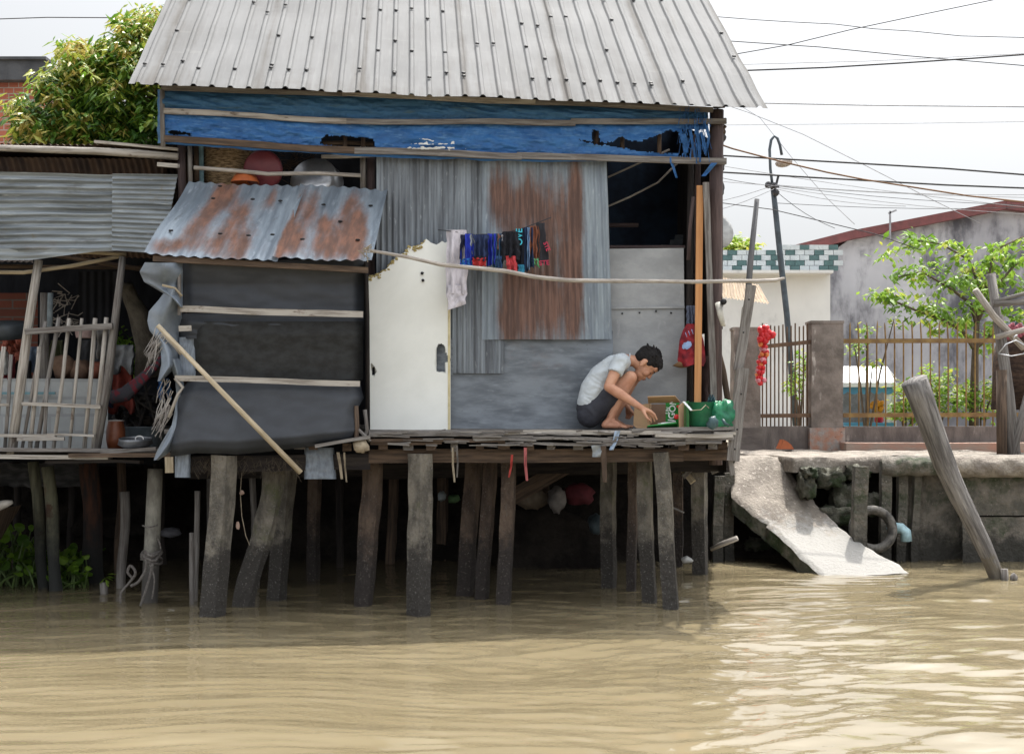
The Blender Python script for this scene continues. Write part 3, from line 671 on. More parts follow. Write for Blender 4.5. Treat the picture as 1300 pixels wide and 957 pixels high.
for (px, py, rx, ry) in cl:
    c0 = P(px, py, YM + rnd(-.5, .9)); mb.tube([P(132, min(220, py + 70), YM), c0.lerp(P(132, 180, YM), .4) , c0], [.045, .03, .012], 6)
    for _ in range(int(rx * ry / 16) + 12):
        a = rnd(0, 6.28); q = math.sqrt(rnd(0, 1)); x, y = px + rx * q * math.cos(a), py + ry * q * math.sin(a)
        hgt = (190 - y) / 170
        edge = x < 75 or y < 90
        tn = .38 + .36 * hgt + rnd(-.25, .2)
        if random.random() < (.4 if edge else .14): tn = rnd(.72, 1.0)
        leaves(cr, P(x, y, YM + rnd(-1.5, 1.3) * (.3 + .7 * (1 - q))), 12, (.055, .055, .045), rnd(.08, .16), tn, droop=.55, asp=.34, sd=.06)
mb.build('trunk', bark, t, True); cr.build('crown', leafm, t)
# small tree right
YR = 27
t = thing('shade_tree', 'small open light green tree with thin trunk behind the yellow fence', 'tree', zat(GZ, 1238, YR))
mb = MB(); cr = MB(); base = zat(GZ, 1236, YR)
tr = [base, P(1237, 480, YR), P(1238, 445, YR), P(1240, 410, YR)]
mb.tube(tr, [.07, .05, .045, .035], 8, jit=.15)
limbs = [[(1238, 445), (1222, 420), (1195, 405), (1165, 395), (1130, 380), (1106, 378)], [(1240, 412), (1232, 385), (1205, 365), (1170, 345), (1140, 352)], [(1240, 410), (1260, 370), (1285, 340), (1310, 320)], [(1240, 410), (1245, 370), (1230, 330), (1195, 310), (1160, 305)], [(1240, 440), (1265, 420), (1300, 400)], [(1240, 412), (1255, 350), (1262, 318), (1300, 300)]]
for lb in limbs:
    p = [P(x, y, YR + .12 * i * (1 if lb[1][0] > 1240 else -1)) for i, (x, y) in enumerate(lb)]; mb.tube(p, [.028, .007], 6)
    for i in range(len(p) - 1):
        for q in range(5):
            tt = (q + rnd(0, 1)) / 5
            if i == 0 and tt < .5: continue
            c0 = p[i].lerp(p[i + 1], tt) + Vector((rnd(-.07, .07), rnd(-.25, .25), rnd(-.03, .11)))
            leaves(cr, c0, 12, (.07, .1, .04), rnd(.09, .15), rnd(.35, .85), droop=.55, asp=.5, sd=.12)
for (px, py) in [(1140, 315), (1165, 312), (1185, 330), (1200, 395), (1180, 375), (1225, 400), (1240, 425), (1215, 335), (1285, 320), (1295, 360), (1270, 390), (1255, 440), (1150, 298), (1128, 325), (1290, 440), (1210, 355), (1230, 350), (1160, 400), (1185, 415), (1265, 345), (1290, 395)]:
    leaves(cr, P(px, py, YR + rnd(-.4, .4)), 20, (.12, .12, .05), .13, rnd(.3, .85), droop=.55, asp=.5)
mb.build('trunk', bark, t, True); cr.build('crown', leafb, t)
# shrubs behind fence
shr = [('leafy yellow green shrub right of the shrine hut', [(1150, 505, 16, 18), (1140, 520, 12, 10), (1165, 520, 14, 14)]), ('tall thin seedling with pale leaves against the white wall', [(1100, 420, 8, 6), (1085, 440, 10, 7), (1108, 460, 7, 5), (1135, 405, 6, 5)]),
       ('round leafy shrub in the middle of the yellow fence', [(1190, 490, 18, 22), (1205, 510, 16, 16), (1180, 475, 10, 10)]), ('green shrub at the foot of the shade tree', [(1245, 510, 18, 18), (1262, 495, 12, 12), (1225, 500, 12, 14)]), ('sparse shrub seen between the two pillars', [(1015, 470, 8, 14), (1010, 490, 9, 10), (1022, 455, 7, 10)])]
for lab, bl in shr:
    x0 = bl[0][0]; Yb = YF + 2.2 if x0 != 1190 else YF + 2.8
    t = thing('shrub', lab, 'shrub', zat(GZ, x0, Yb), 'shrubs behind the iron fence'); mb = MB(); cr = MB()
    for (px, py, rx, ry) in bl:
        mb.tube([zat(GZ, x0, Yb), P((px + x0) / 2, (py + 540) / 2, Yb), P(px, py, Yb)], [.018, .012, .006], 5)
        for _ in range(int(rx * ry / 7)): leaves(cr, P(px + rnd(-rx, rx), py + rnd(-ry, ry), Yb + rnd(-.3, .3)), 5, (.04, .05, .04), .085, rnd(.3, 1), droop=.3, asp=.6)
    mb.build('stem', bark, t); cr.build('foliage', leafb, t)
t = thing('distant_tree', 'distant yellow green treetop above the tiled parapet', 'tree', zat(GZ, 935, 60)); cr = MB(); mb = MB()
mb.tube([zat(GZ, 935, 60), P(935, 320, 60)], [.2, .1], 6)
for _ in range(220): leaves(cr, P(935 + random.gauss(0, 11), 322 - abs(random.gauss(0, 7)), 60 + rnd(-1, 1)), 5, (.12, .12, .1), .22, rnd(.6, 1), asp=.5)
mb.build('trunk', bark, t); cr.build('crown', leafb, t)
# grass
gm = M('grass_blade', (.10, .2, .03), tint=[(0, (.07, .15, .02)), (1, (.25, .32, .06))], rough=.6, bump=0, trans=.3); mb = MB()
for _ in range(9000):
    Y = rnd(YF + .3, 33); x = rnd(960, 1340); p = zat(GZ, x, Y); h = rnd(.05, .16); a = rnd(0, 3.14)
    d = Vector((math.cos(a), math.sin(a), 0)) * .008; mb.add([p - d, p + d, p + Vector((rnd(-.04, .04), rnd(-.04, .04), h))], [(0, 1, 2)], [(0, 0)] * 3, tint=rnd(.01, 1))
mb.build('grass', gm, None, kind='stuff')
# ---------------------------------------------------------------- right edge clutter (old pole frame)
t = thing('pole_frame', 'rickety frame of grey poles and cross bars at the right edge', 'frame', P(1278, 585, 21.6))
for nm, pts, r, m_ in [('upright', [(1285, 584), (1276, 480), (1268, 420), (1258, 348)], 6, wgrey), ('upright', [(1293, 584), (1284, 500), (1270, 400)], 4, wgrey), ('diagonal_pole', [(1238, 368), (1262, 402), (1300, 442)], 4.5, branch), ('cross_bar', [(1262, 386), (1340, 380)], 4, wgrey), ('cross_bar', [(1262, 383), (1340, 362)], 2.5, wgrey), ('cross_bar', [(1265, 428), (1340, 408)], 3.5, branch), ('leaning_slat', [(1283, 582), (1312, 480)], 6, wgrey), ('upright', [(1272, 584), (1271, 470)], 7, wbrown)]:
    mb = MB(); mb.tube([P(x, y, 21.6 + .1 * k) for k, (x, y) in enumerate(pts)], S(r, 21.6), 8, jit=.15); mb.build(nm, m_, t, True)
mb = MB(); mb.tube([P(1300, 500, 22.4), P(1298, 460, 22.4), P(1302, 425, 22.4), P(1300, 400, 22.4)][:1] + [P(1302, 585, 22.4), P(1297, 520, 22.4), P(1300, 450, 22.4), P(1305, 425, 22.4)][1:] , [.3, .32, .31, .27], 14, jit=.35)
mb.build('shaggy_palm', M('shaggy_bark', (.16, .10, .07), (.06, .04, .035), sc=(8, 20, 1), rough=.95, bump=1., dist=.05), None, True, 'thick shaggy brown palm trunk at the right edge behind the pole frame', 'palm')
mb = MB()
for pts in ([(1268, 448), (1277, 437), (1290, 432), (1304, 440), (1300, 449), (1284, 452), (1268, 449)], [(1286, 433), (1288, 427), (1292, 425)]): mb.tube([P(x, y, 21.2) for x, y in pts], .006, 5)
mb.build('clothes_hanger', alum, None, True, 'bent wire clothes hanger dangling from the pole frame', 'hanger')
mb = MB()
for _ in range(26): mb.blob(P(rnd(1278, 1300), rnd(412, 430), 22.0), .025, 6, .4)
mb.build('pink_flowers', plain('dull_pink', (.35, .1, .13), .8), None, False, 'dull pink blossoms above the hanger at the right edge', 'flowers')
mb = MB(); mb.prism([P(1284, 418, 22.2), P(1290, 408, 22.2), P(1316, 425, 22.2), P(1306, 432, 22.2)], (0, .4, 0)); mb.build('black_crate', plain('blueblack', (.05, .07, .09), .4), None, False, 'tilted black crate on top of the shaggy trunk', 'crate')
# big leaning mooring pile
t = thing('mooring_pile', 'thick grey split topped pile leaning left out of the water', 'post', P(1272, 735, 18.7))
mb = MB(); pa, pb = P(1278, 768, 18.7), P(1158, 483, 18.1)
mb.tube([pa.lerp(pb, k / 14) + Vector((.02 * math.sin(k * .55), 0, 0)) for k in range(15)], [S(lerp(9.5, 16.5, (k / 14) ** 1.5), 18.4) * (1 + .03 * nz(k * .8)) for k in range(15)], 22, jit=.14)
mb.build('shaft', M('pile_wood', (.26, .245, .235), (.10, .093, .09), sc=(38, 2.2, 1), rough=.9, bump=.9, bs=(90, 4, 1), dist=.03, patch=[((.36, .34, .32), (28, 2, 1), .56, .7)], tide=((.16, .14, .11), .05, .2)), t, True)
mb = MB(); mb.tube([P(1276, 745, 18.5), P(1275, 722, 18.5)], S(5, 18.5), 8, jit=.3); mb.blob(P(1287, 733, 18.5), .035, 8, .4); mb.build('knot_stub', wgrey, t, True)
mb = MB(); mb.prism([P(1150, 560, 24.2), P(1150, 560, 24.2)], (0, .1, 0)) if False else None
mb = MB(); a = P(1000, 566, 24.0); mb.prism([P(990, 570, 24.0), P(1008, 570, 24.0), P(1005, 565, 24.0), P(999, 560, 24.0), P(995, 558, 24.0), P(993, 563, 24.0)], (0, .25, 0)); mb.build('orange_sack', orangepl, None, False, 'small bright orange rag lying against the low brown wall', 'rag')
# ---------------------------------------------------------------- main hut
hut = thing('stilt_house', 'patched tin and tarpaulin stilt house with a pale corrugated roof and blue tarpaulin band', 'house', P(560, 772, 17.5))
DZ = 1.955
# roof
eL, eR = P(163, 106.5, 15.34), P(975, 138, 16.13); upv = Vector((-.07, 1, .66)) * SC
rL, rR = eL + upv * 4.3, eR + upv * 4.3
roofm_ = MB(); sheet(roofm_, eL, eR, rR, rL, (eR - eL).length / 36, .017, rib=True, nv=30, dent=.016, spw=22, jag=.01, wear=lambda u, v: .10 + .26 * max(0, 1 - abs((u * 6.2 + .3) % 1 - .5) * 16) + .15 * max(0, 1 - v * 9) + .12 * nz(u * 9, v * 3))
roof = roofm_.build('roof', roofm, hut)
bk = Vector((-.07, 1, -.62)) * SC * 4.2
mb = MB(); sheet(mb, rL + bk, rR + bk, rR, rL, (eR - eL).length / 36, .022, rib=True, nv=4); mb.build('rear_roof', roofm, hut)
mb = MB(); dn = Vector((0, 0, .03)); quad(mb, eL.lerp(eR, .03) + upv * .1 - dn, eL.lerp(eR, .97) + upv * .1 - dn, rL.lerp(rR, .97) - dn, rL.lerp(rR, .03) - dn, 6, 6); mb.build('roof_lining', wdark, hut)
rn = (eR - eL).cross(upv).normalized(); rn = rn if rn.z > 0 else -rn
capm = plain('screw_cap', (.012, .012, .014), .6, bump=0)
mb = MB(); mb.lathe([(.017, 0), (.016, .007), (.009, .012), (.0005, .013)], (0, 0, 0), 8, Vector((0, 0, 1)).rotation_difference(rn).to_matrix())
sc0 = mb.build('roof_screw', capm, roof, base=None)
first = True; pitch = 1 / 36
rr = random.Random(3)
for row, d in enumerate([.42, .5, 1.05, 1.35, 2.0, 2.3, 3.0]):
    for k in range(36):
        if rr.random() > [.5, .32, .2, .22, .25, .2, .22][row]: continue
        u = (k + .5) * pitch; p = eL.lerp(eR, u) + upv * (d + rr.uniform(-.05, .05)) + rn * .023
        o = sc0 if first else sc0.copy()
        if not first: C.objects.link(o); o.parent = roof
        o.location = p - world_loc(roof); first = False
sc_me = sc0.data; sc_me.transform(Matrix.Translation(world_loc(roof)))
# rafters seen under the eave
for px in (330, 520, 700, 880):
    mb = MB(); a = P(px, 133, FY(px, -.55)); a = a + upv * .75 - Vector((0, 0, .09)); mb.beam(a, a + upv * 3.2, .05, .06); mb.build('rafter', wbrown, hut)
# floor, walls, inside
fl = MB()
def hp(px, off, z): v = P(px, 522, FY(px, off)); v.z = z * SC; return v
back = Vector((-.07, 1, 0)) * SC
for k in range(26):
    off = -.72 + k * .25; dz = rnd(-.012, .012)
    b = MB(); b.beam(hp(468 if k < 3 else 210, off, DZ + dz - .03), hp(925 + rnd(-4, 6), off, DZ + dz - .03), .155, .03, n=8, jit=.004); b.build('floor_board', wgrey, hut)
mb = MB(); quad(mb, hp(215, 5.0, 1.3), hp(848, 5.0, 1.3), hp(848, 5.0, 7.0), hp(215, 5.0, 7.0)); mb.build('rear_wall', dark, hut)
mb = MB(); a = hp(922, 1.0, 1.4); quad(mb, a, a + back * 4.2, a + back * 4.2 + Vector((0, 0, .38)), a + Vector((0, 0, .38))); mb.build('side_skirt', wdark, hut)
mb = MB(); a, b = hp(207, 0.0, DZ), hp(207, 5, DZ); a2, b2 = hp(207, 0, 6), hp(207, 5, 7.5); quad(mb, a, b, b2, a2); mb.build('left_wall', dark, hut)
mb = MB(); a = hp(919, .05, 3.1); b = a + back * 5; sheet(mb, a, b, b + Vector((0, 0, 3.6 * SC)), a + Vector((0, 0, 2.1 * SC)), .08, .012); mb.build('right_wall', wdark, hut)
for off in (2.5, 3.0, 3.3, 4.2, 4.6):
    mb = MB(); a = hp(919, .05, DZ) + back * off; mb.beam(a, a + Vector((0, 0, 1.25 * SC)), .1, .02, up=(0, 1, 0)); mb.build('side_board', wpurp, hut)
mb = MB(); a = hp(775, .08, 3.2); mb.grid(lambda u, v: hp(lerp(772, 870, u), 3.0, lerp(3.2, 6, v)), 4, 4); mb.build('inner_partition', darkb, hut)
mb = MB(); mb.grid(lambda u, v: hp(lerp(795, 860, u), 1.5, lerp(3.6, 4.35, v)) + Vector((.05 * v, .06 * nz(u * 5, v * 6), 0)) , 12, 12, mask=lambda u, v: v < .3 + u * .8); mb.build('hanging_cloth', plain('grey_cloth', (.09, .1, .11), .9), hut, True)
for pts in ([(772, 225), (810, 208), (850, 190)], [(772, 262), (800, 250), (835, 232), (862, 205)]):
    mb = MB(); mb.tube([P(x, y, FY(x, .9)) for x, y in pts], .008, 6); mb.build('inner_rope', branch, hut, True)
mb = MB(); mb.beam(P(770, 314, FY(770, .5)), P(868, 314, FY(868, .5)), .1, .02); mb.beam(P(772, 286, FY(770, 1.6)), P(810, 286, FY(810, 1.6)), .05, .03); mb.build('shelf', wpurp, hut)
# grey board behind the man
mb = MB(); Yb = lambda px: FY(px, .12)
poly = [(773, 316), (868, 315), (869, 420), (872, 470), (871, 546), (773, 546)]
mb.prism([P(x, y, Yb(x)) for x, y in poly], (0, .02, 0)); o = mb.build('grey_board', fibre, hut)
for x in (790, 812, 833, 852):
    b = MB(); b.blob(P(x, 397 + rnd(-2, 2), Yb(x) - .02), .008, 6, .2); b.build('board_nail', capm, hut)
b = MB(); b.beam(P(773, 391, Yb(773) - .012), P(869, 390, Yb(869) - .012), .01, S(3, 16)); b.build('board_seam', fibre, hut)
# corrugated wall sheets
fz = lambda px, py, off=0.: P(px, py, FY(px, off))
wn = lambda px, py: lambda u, v: 0
def we(x0, x1, y0, y1, spots, s0=0.):      # rust where the photo shows it; spots: (px, py, rx, ry, strength)
    def f(u, v):
        px, py = lerp(x0, x1, u), lerp(y1, y0, v); t = s0
        for (a, b, c, d, e) in spots: t += e * math.exp(-((px - a) / c) ** 2 - ((py - b) / d) ** 2)
        return t
    return f
mb = MB(); sheet(mb, fz(572, 548, -.01), fz(778, 548, -.01), fz(778, 420, -.01), fz(572, 420, -.01), 9, 0, nv=20, dent=.012, spw=40 * 9, wear=we(572, 778, 420, 548, [(640, 440, 50, 20, .15), (700, 470, 40, 30, .12)]))
mb.build('flat_wall_sheet', flatm, hut)
mb = MB(); sheet(mb, fz(478, 474, -.05), fz(640, 474, -.05), fz(640, 196, -.05), fz(478, 196, -.05), S(7.4, 16.3), .013, nv=24, dent=.012, wear=we(478, 640, 196, 474, [(590, 460, 20, 20, .15), (520, 300, 8, 50, .12)]), mask=lambda u, v: not (u > .995 and v < .05), jag=.006)
mb.build('corrugated_sheet', galv, hut, True)
mb = MB(); sheet(mb, fz(612, 431, -.085), fz(777, 431, -.085), fz(770, 196, -.085), fz(612, 196, -.085), S(8.6, 16.4), .013, nv=30, dent=.02, jag=.006,
    wear=we(612, 777, 196, 431, [(632, 250, 16, 40, .42), (662, 255, 24, 40, .32), (700, 265, 34, 60, .34), (735, 260, 9, 80, .5), (654, 340, 24, 80, .34), (690, 400, 44, 55, .42), (730, 365, 12, 80, .42), (700, 330, 26, 60, .26), (645, 405, 14, 45, .36), (672, 300, 8, 30, -.1)]))
galvr = M('galvanised_sheet_light', (.27, .315, .35), (.17, .20, .235), sc=(14, 1.4, 1), rough=.55, metal=.3, bump=.08,
         wear=((.10, .062, .052), (.19, .11, .085), (17, 1.1, 1)), patch=[((.36, .4, .43), (40, 6, 1), .56, .75), ((.12, .135, .15), (26, 1.2, 1), .56, .72)])
mb.build('corrugated_sheet', galvr, hut, True)
# left loft opening: posts, sticks
def stick(nm, pts, r, m_, par=hut, seg=8, off=0., jit=.12, Y=None):
    b = MB(); b.tube([P(x, y, (Y if Y else FY(x)) + off) for x, y in pts], [S(q, 16) for q in (r if isinstance(r, (list, tuple)) else [r] * len(pts))], seg, jit=jit); return b.build(nm, m_, par, True)
stick('corner_post', [(232, 575), (232, 400), (231, 240), (230, 180)], 5.5, wpurp, off=.12)
stick('post', [(242, 240), (241, 186)], 3, wgrey, off=.05)
stick('post', [(250, 230), (249, 186)], 3.4, wbrown, off=.3)
stick('post', [(461, 245), (461, 186)], 4, wgrey, off=.1); stick('post', [(471, 560), (470, 400), (471, 186)], 5.5, wpurp, off=.2)
stick('rail_stick', [(246, 213), (300, 217), (340, 221), (400, 220), (458, 223)], 2.6, branch, off=-.02)
stick('rail_stick', [(200, 209), (228, 211)], 2.6, branch, off=-.05)
mb = MB(); mb.beam(P(255, 245, FY(255, .35)), P(254, 185, FY(254, .35)), .05, .02, up=(0, 1, 0)); mb.build('blue_strip', plain('pale_blue', (.2, .33, .38), .8), hut)
stick('rail_stick', [(408, 199), (440, 199), (478, 197)], 2.5, wpale, off=0)
# slats and tarp
def lineY(k, px): return [pw(px, [(205, 112), (500, 121), (700, 131), (925, 140)]), pw(px, [(205, 141), (480, 156), (700, 156), (920, 154)]), pw(px, [(205, 176), (480, 193), (700, 199), (920, 205)])][k]
for k, (x0, x1, m_) in enumerate([(205, 905, wpale), (205, 922, wpale), (205, 922, wgrey)]):
    n = 3; xs_ = [lerp(x0, x1, i / n) + (0 if i in (0, n) else rnd(-50, 50)) for i in range(n + 1)]
    for i in range(n):
        b = MB(); a, c_ = xs_[i] - (6 if i else 0), xs_[i + 1]
        mm = [wgrey, wpale, wgrey][(i + k) % 3] if k < 2 else [wbrown, wgrey, wgrey][i]
        b.beam(P(a, lineY(k, a) + rnd(-.6, .6), FY(a, -.24 - .012 * (i % 2))), P(c_, lineY(k, c_) + rnd(-.6, .6), FY(c_, -.24 - .012 * (i % 2))), .025, S([6.5, 6.5, 8][k], 16), n=8, jit=.006, up=(0, 0, 1))
        b.build('tarpaulin_batten', mm, hut)
def inpoly(x, y, poly):
    c = False; n = len(poly)
    for i in range(n):
        (x1, y1), (x2, y2) = poly[i], poly[i - 1]
        if (y1 > y) != (y2 > y) and x < (x2 - x1) * (y - y1) / (y2 - y1) + x1: c = not c
    return c
holes = [[(408, 179), (412, 172), (440, 173), (474, 176), (478, 190), (470, 192), (440, 187), (405, 183)], [(213, 166), (222, 166), (243, 169), (243, 172), (215, 171)],
         [(729, 176), (752, 180), (752, 165), (760, 166), (762, 180), (775, 181), (790, 173), (795, 178), (812, 180), (825, 175), (833, 173), (850, 165), (862, 168), (866, 185), (872, 194), (845, 196), (800, 190), (770, 185), (752, 183)],
         [(866, 165), (905, 165), (905, 230), (893, 230), (890, 199), (880, 205), (874, 192), (872, 200), (868, 190)], [(899, 100), (930, 100), (930, 232), (899, 232)]]
def _t(): pass
def tarp(x0, x1, y0f, y1f, nu, nv, d0, name, mat, bag=.10):
    b = MB(); sd = rnd(0, 99)
    def fn(u, v):
        px = lerp(x0, x1, u); y0, y1 = y0f(px), y1f(px); py = lerp(y1, y0, v)
        s_ = math.sin(math.pi * v) ** .7
        o = d0 - bag * s_ * (.6 + .6 * nz(px * .012, sd)) - .035 * nz(px * .05 + v * 2.2, v * 5, sd) * s_ - .012 * nz(px * .25, v * 12, sd)
        if px > 866: o -= .05 * nz(px * .5, v * 9)
        return P(px, py, FY(px, o))
    def mask(u, v):
        px = lerp(x0, x1, u); py = lerp(y1f(px), y0f(px), v); j = 2.2
        qx, qy = px + j * nz(px * .3, py * .3), py + j * nz(px * .3, py * .3, 7)
        if px > 858 and py > 160:
            if nz(px * .55, py * .06, 3) < -.05 + (900 - px) * .002 - (py > 185) * .05 and py > 172: return False
        return not any(inpoly(qx, qy, h) for h in holes)
    b.grid(fn, nu, nv, 5, .4, mask); return b.build(name, mat, hut, True)
t_up = tarp(206, 899, lambda x: lineY(0, x) + 2, lambda x: lineY(1, x), 420, 24, -.18, 'upper_tarpaulin', bluefade)
t_lo = tarp(206, 899, lambda x: lineY(1, x), lambda x: lineY(2, x), 460, 34, -.18, 'lower_tarpaulin', bluetarp, .07)
tarp(206, 775, lambda x: lineY(2, x) - 1, lambda x: lineY(2, x) + 7 + 1.8 * nz(x * .03, 5) - max(0, (x - 700) * .05), 300, 6, -.2, 'tarpaulin_hem', bluetarp, .03)
b = MB(); b.grid(lambda u, v: P(lerp(200, 208, u) + 1.5 * nz(v * 6), lerp(182, 114, v), FY(204, -.1 + u * -.12 + .04 * nz(v * 7, u))), 4, 16); b.build('tarpaulin_edge', bluefade, hut, True)
stick('batten', [(207, 186), (206, 150), (206, 114)], 3, wgrey, off=-.24)
# frayed strips
for pts, w_ in [([(850, 200), (855, 215), (859, 226)], 4), ([(907, 207), (900, 212), (893, 224)], 8), ([(867, 170), (870, 182), (871, 194)], 8), ([(876, 165), (880, 190), (884, 208)], 4), ([(890, 168), (893, 184), (896, 192)], 4), ([(883, 160), (888, 180), (888, 206)], 5), ([(897, 160), (900, 175), (898, 188)], 4), ([(243, 160), (244, 172), (245, 182)], 5)]:
    b = MB(); b.grid(lambda u, v: P(pw(v, [(0, pts[0][0]), (.5, pts[1][0]), (1, pts[2][0])]) + (u - .5) * w_ * (1 - .3 * v), lerp(pts[0][1], pts[2][1], v), FY(880, -.27 - .03 * math.sin(v * 5 + u * 2))), 3, 10); b.build('torn_strip', bluetarp, hut, True)
b = MB()
for _ in range(130):
    x, y = rnd(862, 900), rnd(134, 188); a = P(x, y, FY(880, -.25 + rnd(-.06, .02)))
    b.beam(a, a + Vector((rnd(-.03, .03), rnd(-.03, .01), -rnd(.03, .11))), .005, .001)
b.build('frayed_threads', bluetarp, hut)
b = MB(); b.grid(lambda u, v: P(lerp(514, 606, u), lerp(193, 176, v), FY(560, -.32 - .02 * math.sin(v * 3.14))), 120, 40, mask=lambda u, v: nz(u * 5, v * 5.5, 31) + .45 * nz(u * 22, v * 9, 3) > .10 + .9 * abs(v - .35) ** 1.5 + (.5 if u > .68 else 0) * (1 if abs(u - .87) > .06 else .45) + 3 * max(0, .08 - u))
b.build('paint_smear', whitepaint, hut)
# short studs seen through the torn tarp
for x, y0, y1 in ((757, 165, 186), (790, 172, 190), (837, 165, 200), (880, 170, 203), (438, 172, 190), (461, 186, 172)): stick('stud', [(x, y1), (x, y0)], 2.8, wbrown, off=-.02)
stick('stud', [(410, 182), (440, 181), (474, 183)], 2.6, wbrown, off=.05)
# corner posts right
stick('corner_post', [(909, 590), (908, 400), (909, 250), (910, 140)], [8.5, 8.5, 9, 9.5], wpurp, off=-.1)
mb = MB(); mb.beam(P(885.5, 512, FY(885, -.32)), P(888.5, 236, FY(885, -.2)), S(8.5, 16.4), .03, up=(0, 1, 0)); mb.build('new_plank', wnew, hut)
mb = MB(); mb.beam(P(906, 512, FY(905, -.36)), P(896, 232, FY(896, -.28)), S(7.5, 16.4), .04, up=(0, 1, 0), n=8, jit=.004); mb.build('grey_plank', wgrey, hut)
stick('post', [(874, 545), (875, 400), (877, 205)], [5, 5, 4], wdark, off=.15); stick('post', [(884, 545), (885, 300), (886, 205)], [5, 4.5, 4], wpurp, off=.3)
stick('post', [(899, 545), (898, 380), (897, 220)], [5, 4, 4], wdark, off=.5)
stick('brace', [(880, 250), (876, 290), (874, 330)], 2.5, wpurp, off=.0)
stick('brace', [(905, 420), (918, 470), (926, 520), (930, 560)], 4, wbrown, off=.1)
for x, y, dx, dy in ((922, 152, -16, 2), (921, 168, -20, -1), (920, 135, -14, 1), (921, 160, -8, 9)): stick('rafter_end', [(x, y), (x + dx, y + dy)], 2.4, wbrown, off=-.1)
# ragged black sheet on the right side
b = MB(); rag = [(918, 140), (920, 160), (922, 176), (916, 188), (921, 205), (917, 222), (920, 240), (914, 262), (916, 280), (911, 300), (914, 330)]
def ragf(u, v):
    y = lerp(140, 345, v); xr = pw(y, [(q[1], q[0]) for q in rag]) + 2.5 * nz(y * .3); return P(lerp(909, xr, u), y, FY(912, .15 + .1 * u + .05 * nz(y * .1, u)))
b.grid(ragf, 5, 60); b.build('ragged_sheet', plain('black_plastic', (.035, .032, .036), .6), hut, True)
# rubber clad bump-out: posts, sheets, battens
def rub(x0f, x1f, y0, y1, prof, nm, mat, nu=60, nv=40, amp=.02, fold=.0, bot=None):
    b = MB(); sd = rnd(0, 90)
    def fn(u, v):
        y = lerp(y1, y0, v); px = lerp(x0f(y), x1f(y), u); o = pw(y, prof)
        if bot: y = lerp(y0, lerp(y0, bot(px), 1 - v), 1.) if False else y + (bot(px) - y1) * (1 - v)
        o += -amp * nz(u * 3 + sd, v * 3) - amp * .5 * nz(u * 9 + sd, v * 7) - fold * abs(nz(u * 2 + v * 2.5, sd))
        e = min(u, 1 - u); o += .10 * max(0, 1 - e * 18)
        return P(px, y, FY(px, o))
    b.grid(fn, nu, nv, 2, 1); return b.build(nm, mat, hut, True)
rub(lambda y: 229, lambda y: 462, 330, 396, [(330, -.98), (360, -.88), (396, -.86)], 'rubber_sheet', rubber)
rub(lambda y: 227, lambda y: 462, 398, 430, [(398, -.85), (412, -.90), (430, -.86)], 'rubber_sheet', rubber)
rub(lambda y: 245, lambda y: 461, 408, 482, [(408, -.90), (425, -.93), (482, -.87)], 'net_sheet', mesh_net, bot=lambda x: 482)
rub(lambda y: 226, lambda y: 250, 428, 480, [(428, -.84), (482, -.84)], 'rubber_sheet', rubberl, nu=10)
rub(lambda y: pw(y, [(482, 240), (500, 228), (540, 218), (578, 216)]), lambda y: pw(y, [(482, 456), (510, 462), (530, 452), (560, 450), (578, 446)]), 482, 576, [(482, -.86), (495, -.95), (540, -1.04), (560, -1.08), (570, -1.02), (578, -.85)], 'rubber_sheet', rubber, amp=.02, fold=.02,
    bot=lambda x: pw(x, [(215, 580), (250, 575), (300, 577), (350, 572), (400, 566), (450, 560)]))
rub(lambda y: 222, lambda y: 242, 545, 606, [(545, -.8), (606, -.82)], 'rubber_flap', rubberl, nu=8)
rub(lambda y: 386, lambda y: lerp(424, 427, (y - 568) / 40), 568, 608, [(568, -.7), (606, -.73)], 'rubber_flap', rubberl, nu=12)
for (xa, ya, xb, yb, h, m_) in [(228, 392, 461, 399, 8, wpale), (222, 480, 457, 487, 7, wpale), (227, 417, 243, 416, 7, wpale), (228, 346, 228.1, 400, 5, wgrey)]:
    b = MB(); b.beam(P(xa, ya, FY(xa, -1.0)), P(xb, yb, FY(xb, -1.0)), .02, S(h, 15.4), n=10, jit=.004, up=(0, 0, 1) if abs(xa - xb) > 3 else (0, 1, 0)); b.build('batten', m_, hut)
b = MB(); b.grid(lambda u, v: P(462 + 0 * u, lerp(562, 335, v), FY(462, -.95 + u * .95)), 6, 4); b.build('side_sheet', rubber, hut)
b = MB(); b.grid(lambda u, v: P(228, lerp(565, 335, v), FY(228, -.8 + u * .85)), 6, 4); b.build('side_sheet', rubber, hut)
stick('post', [(452, 572), (453, 540), (452, 515)], 3, wbrown, off=-.95); stick('post', [(457, 572), (466, 545), (463, 520)], 2.4, wgrey, off=-.9); stick('post', [(455, 545), (470, 560)], 2, wgrey, off=-.95)
stick('post', [(467, 560), (466, 400), (464, 320)], 3, wdark, off=-.3)
b = MB(); b.blob(P(458, 566, FY(458, -1.0)), (.06, .05, .05), 10, .4, 3); b.build('rag_knot', straw, hut, True)
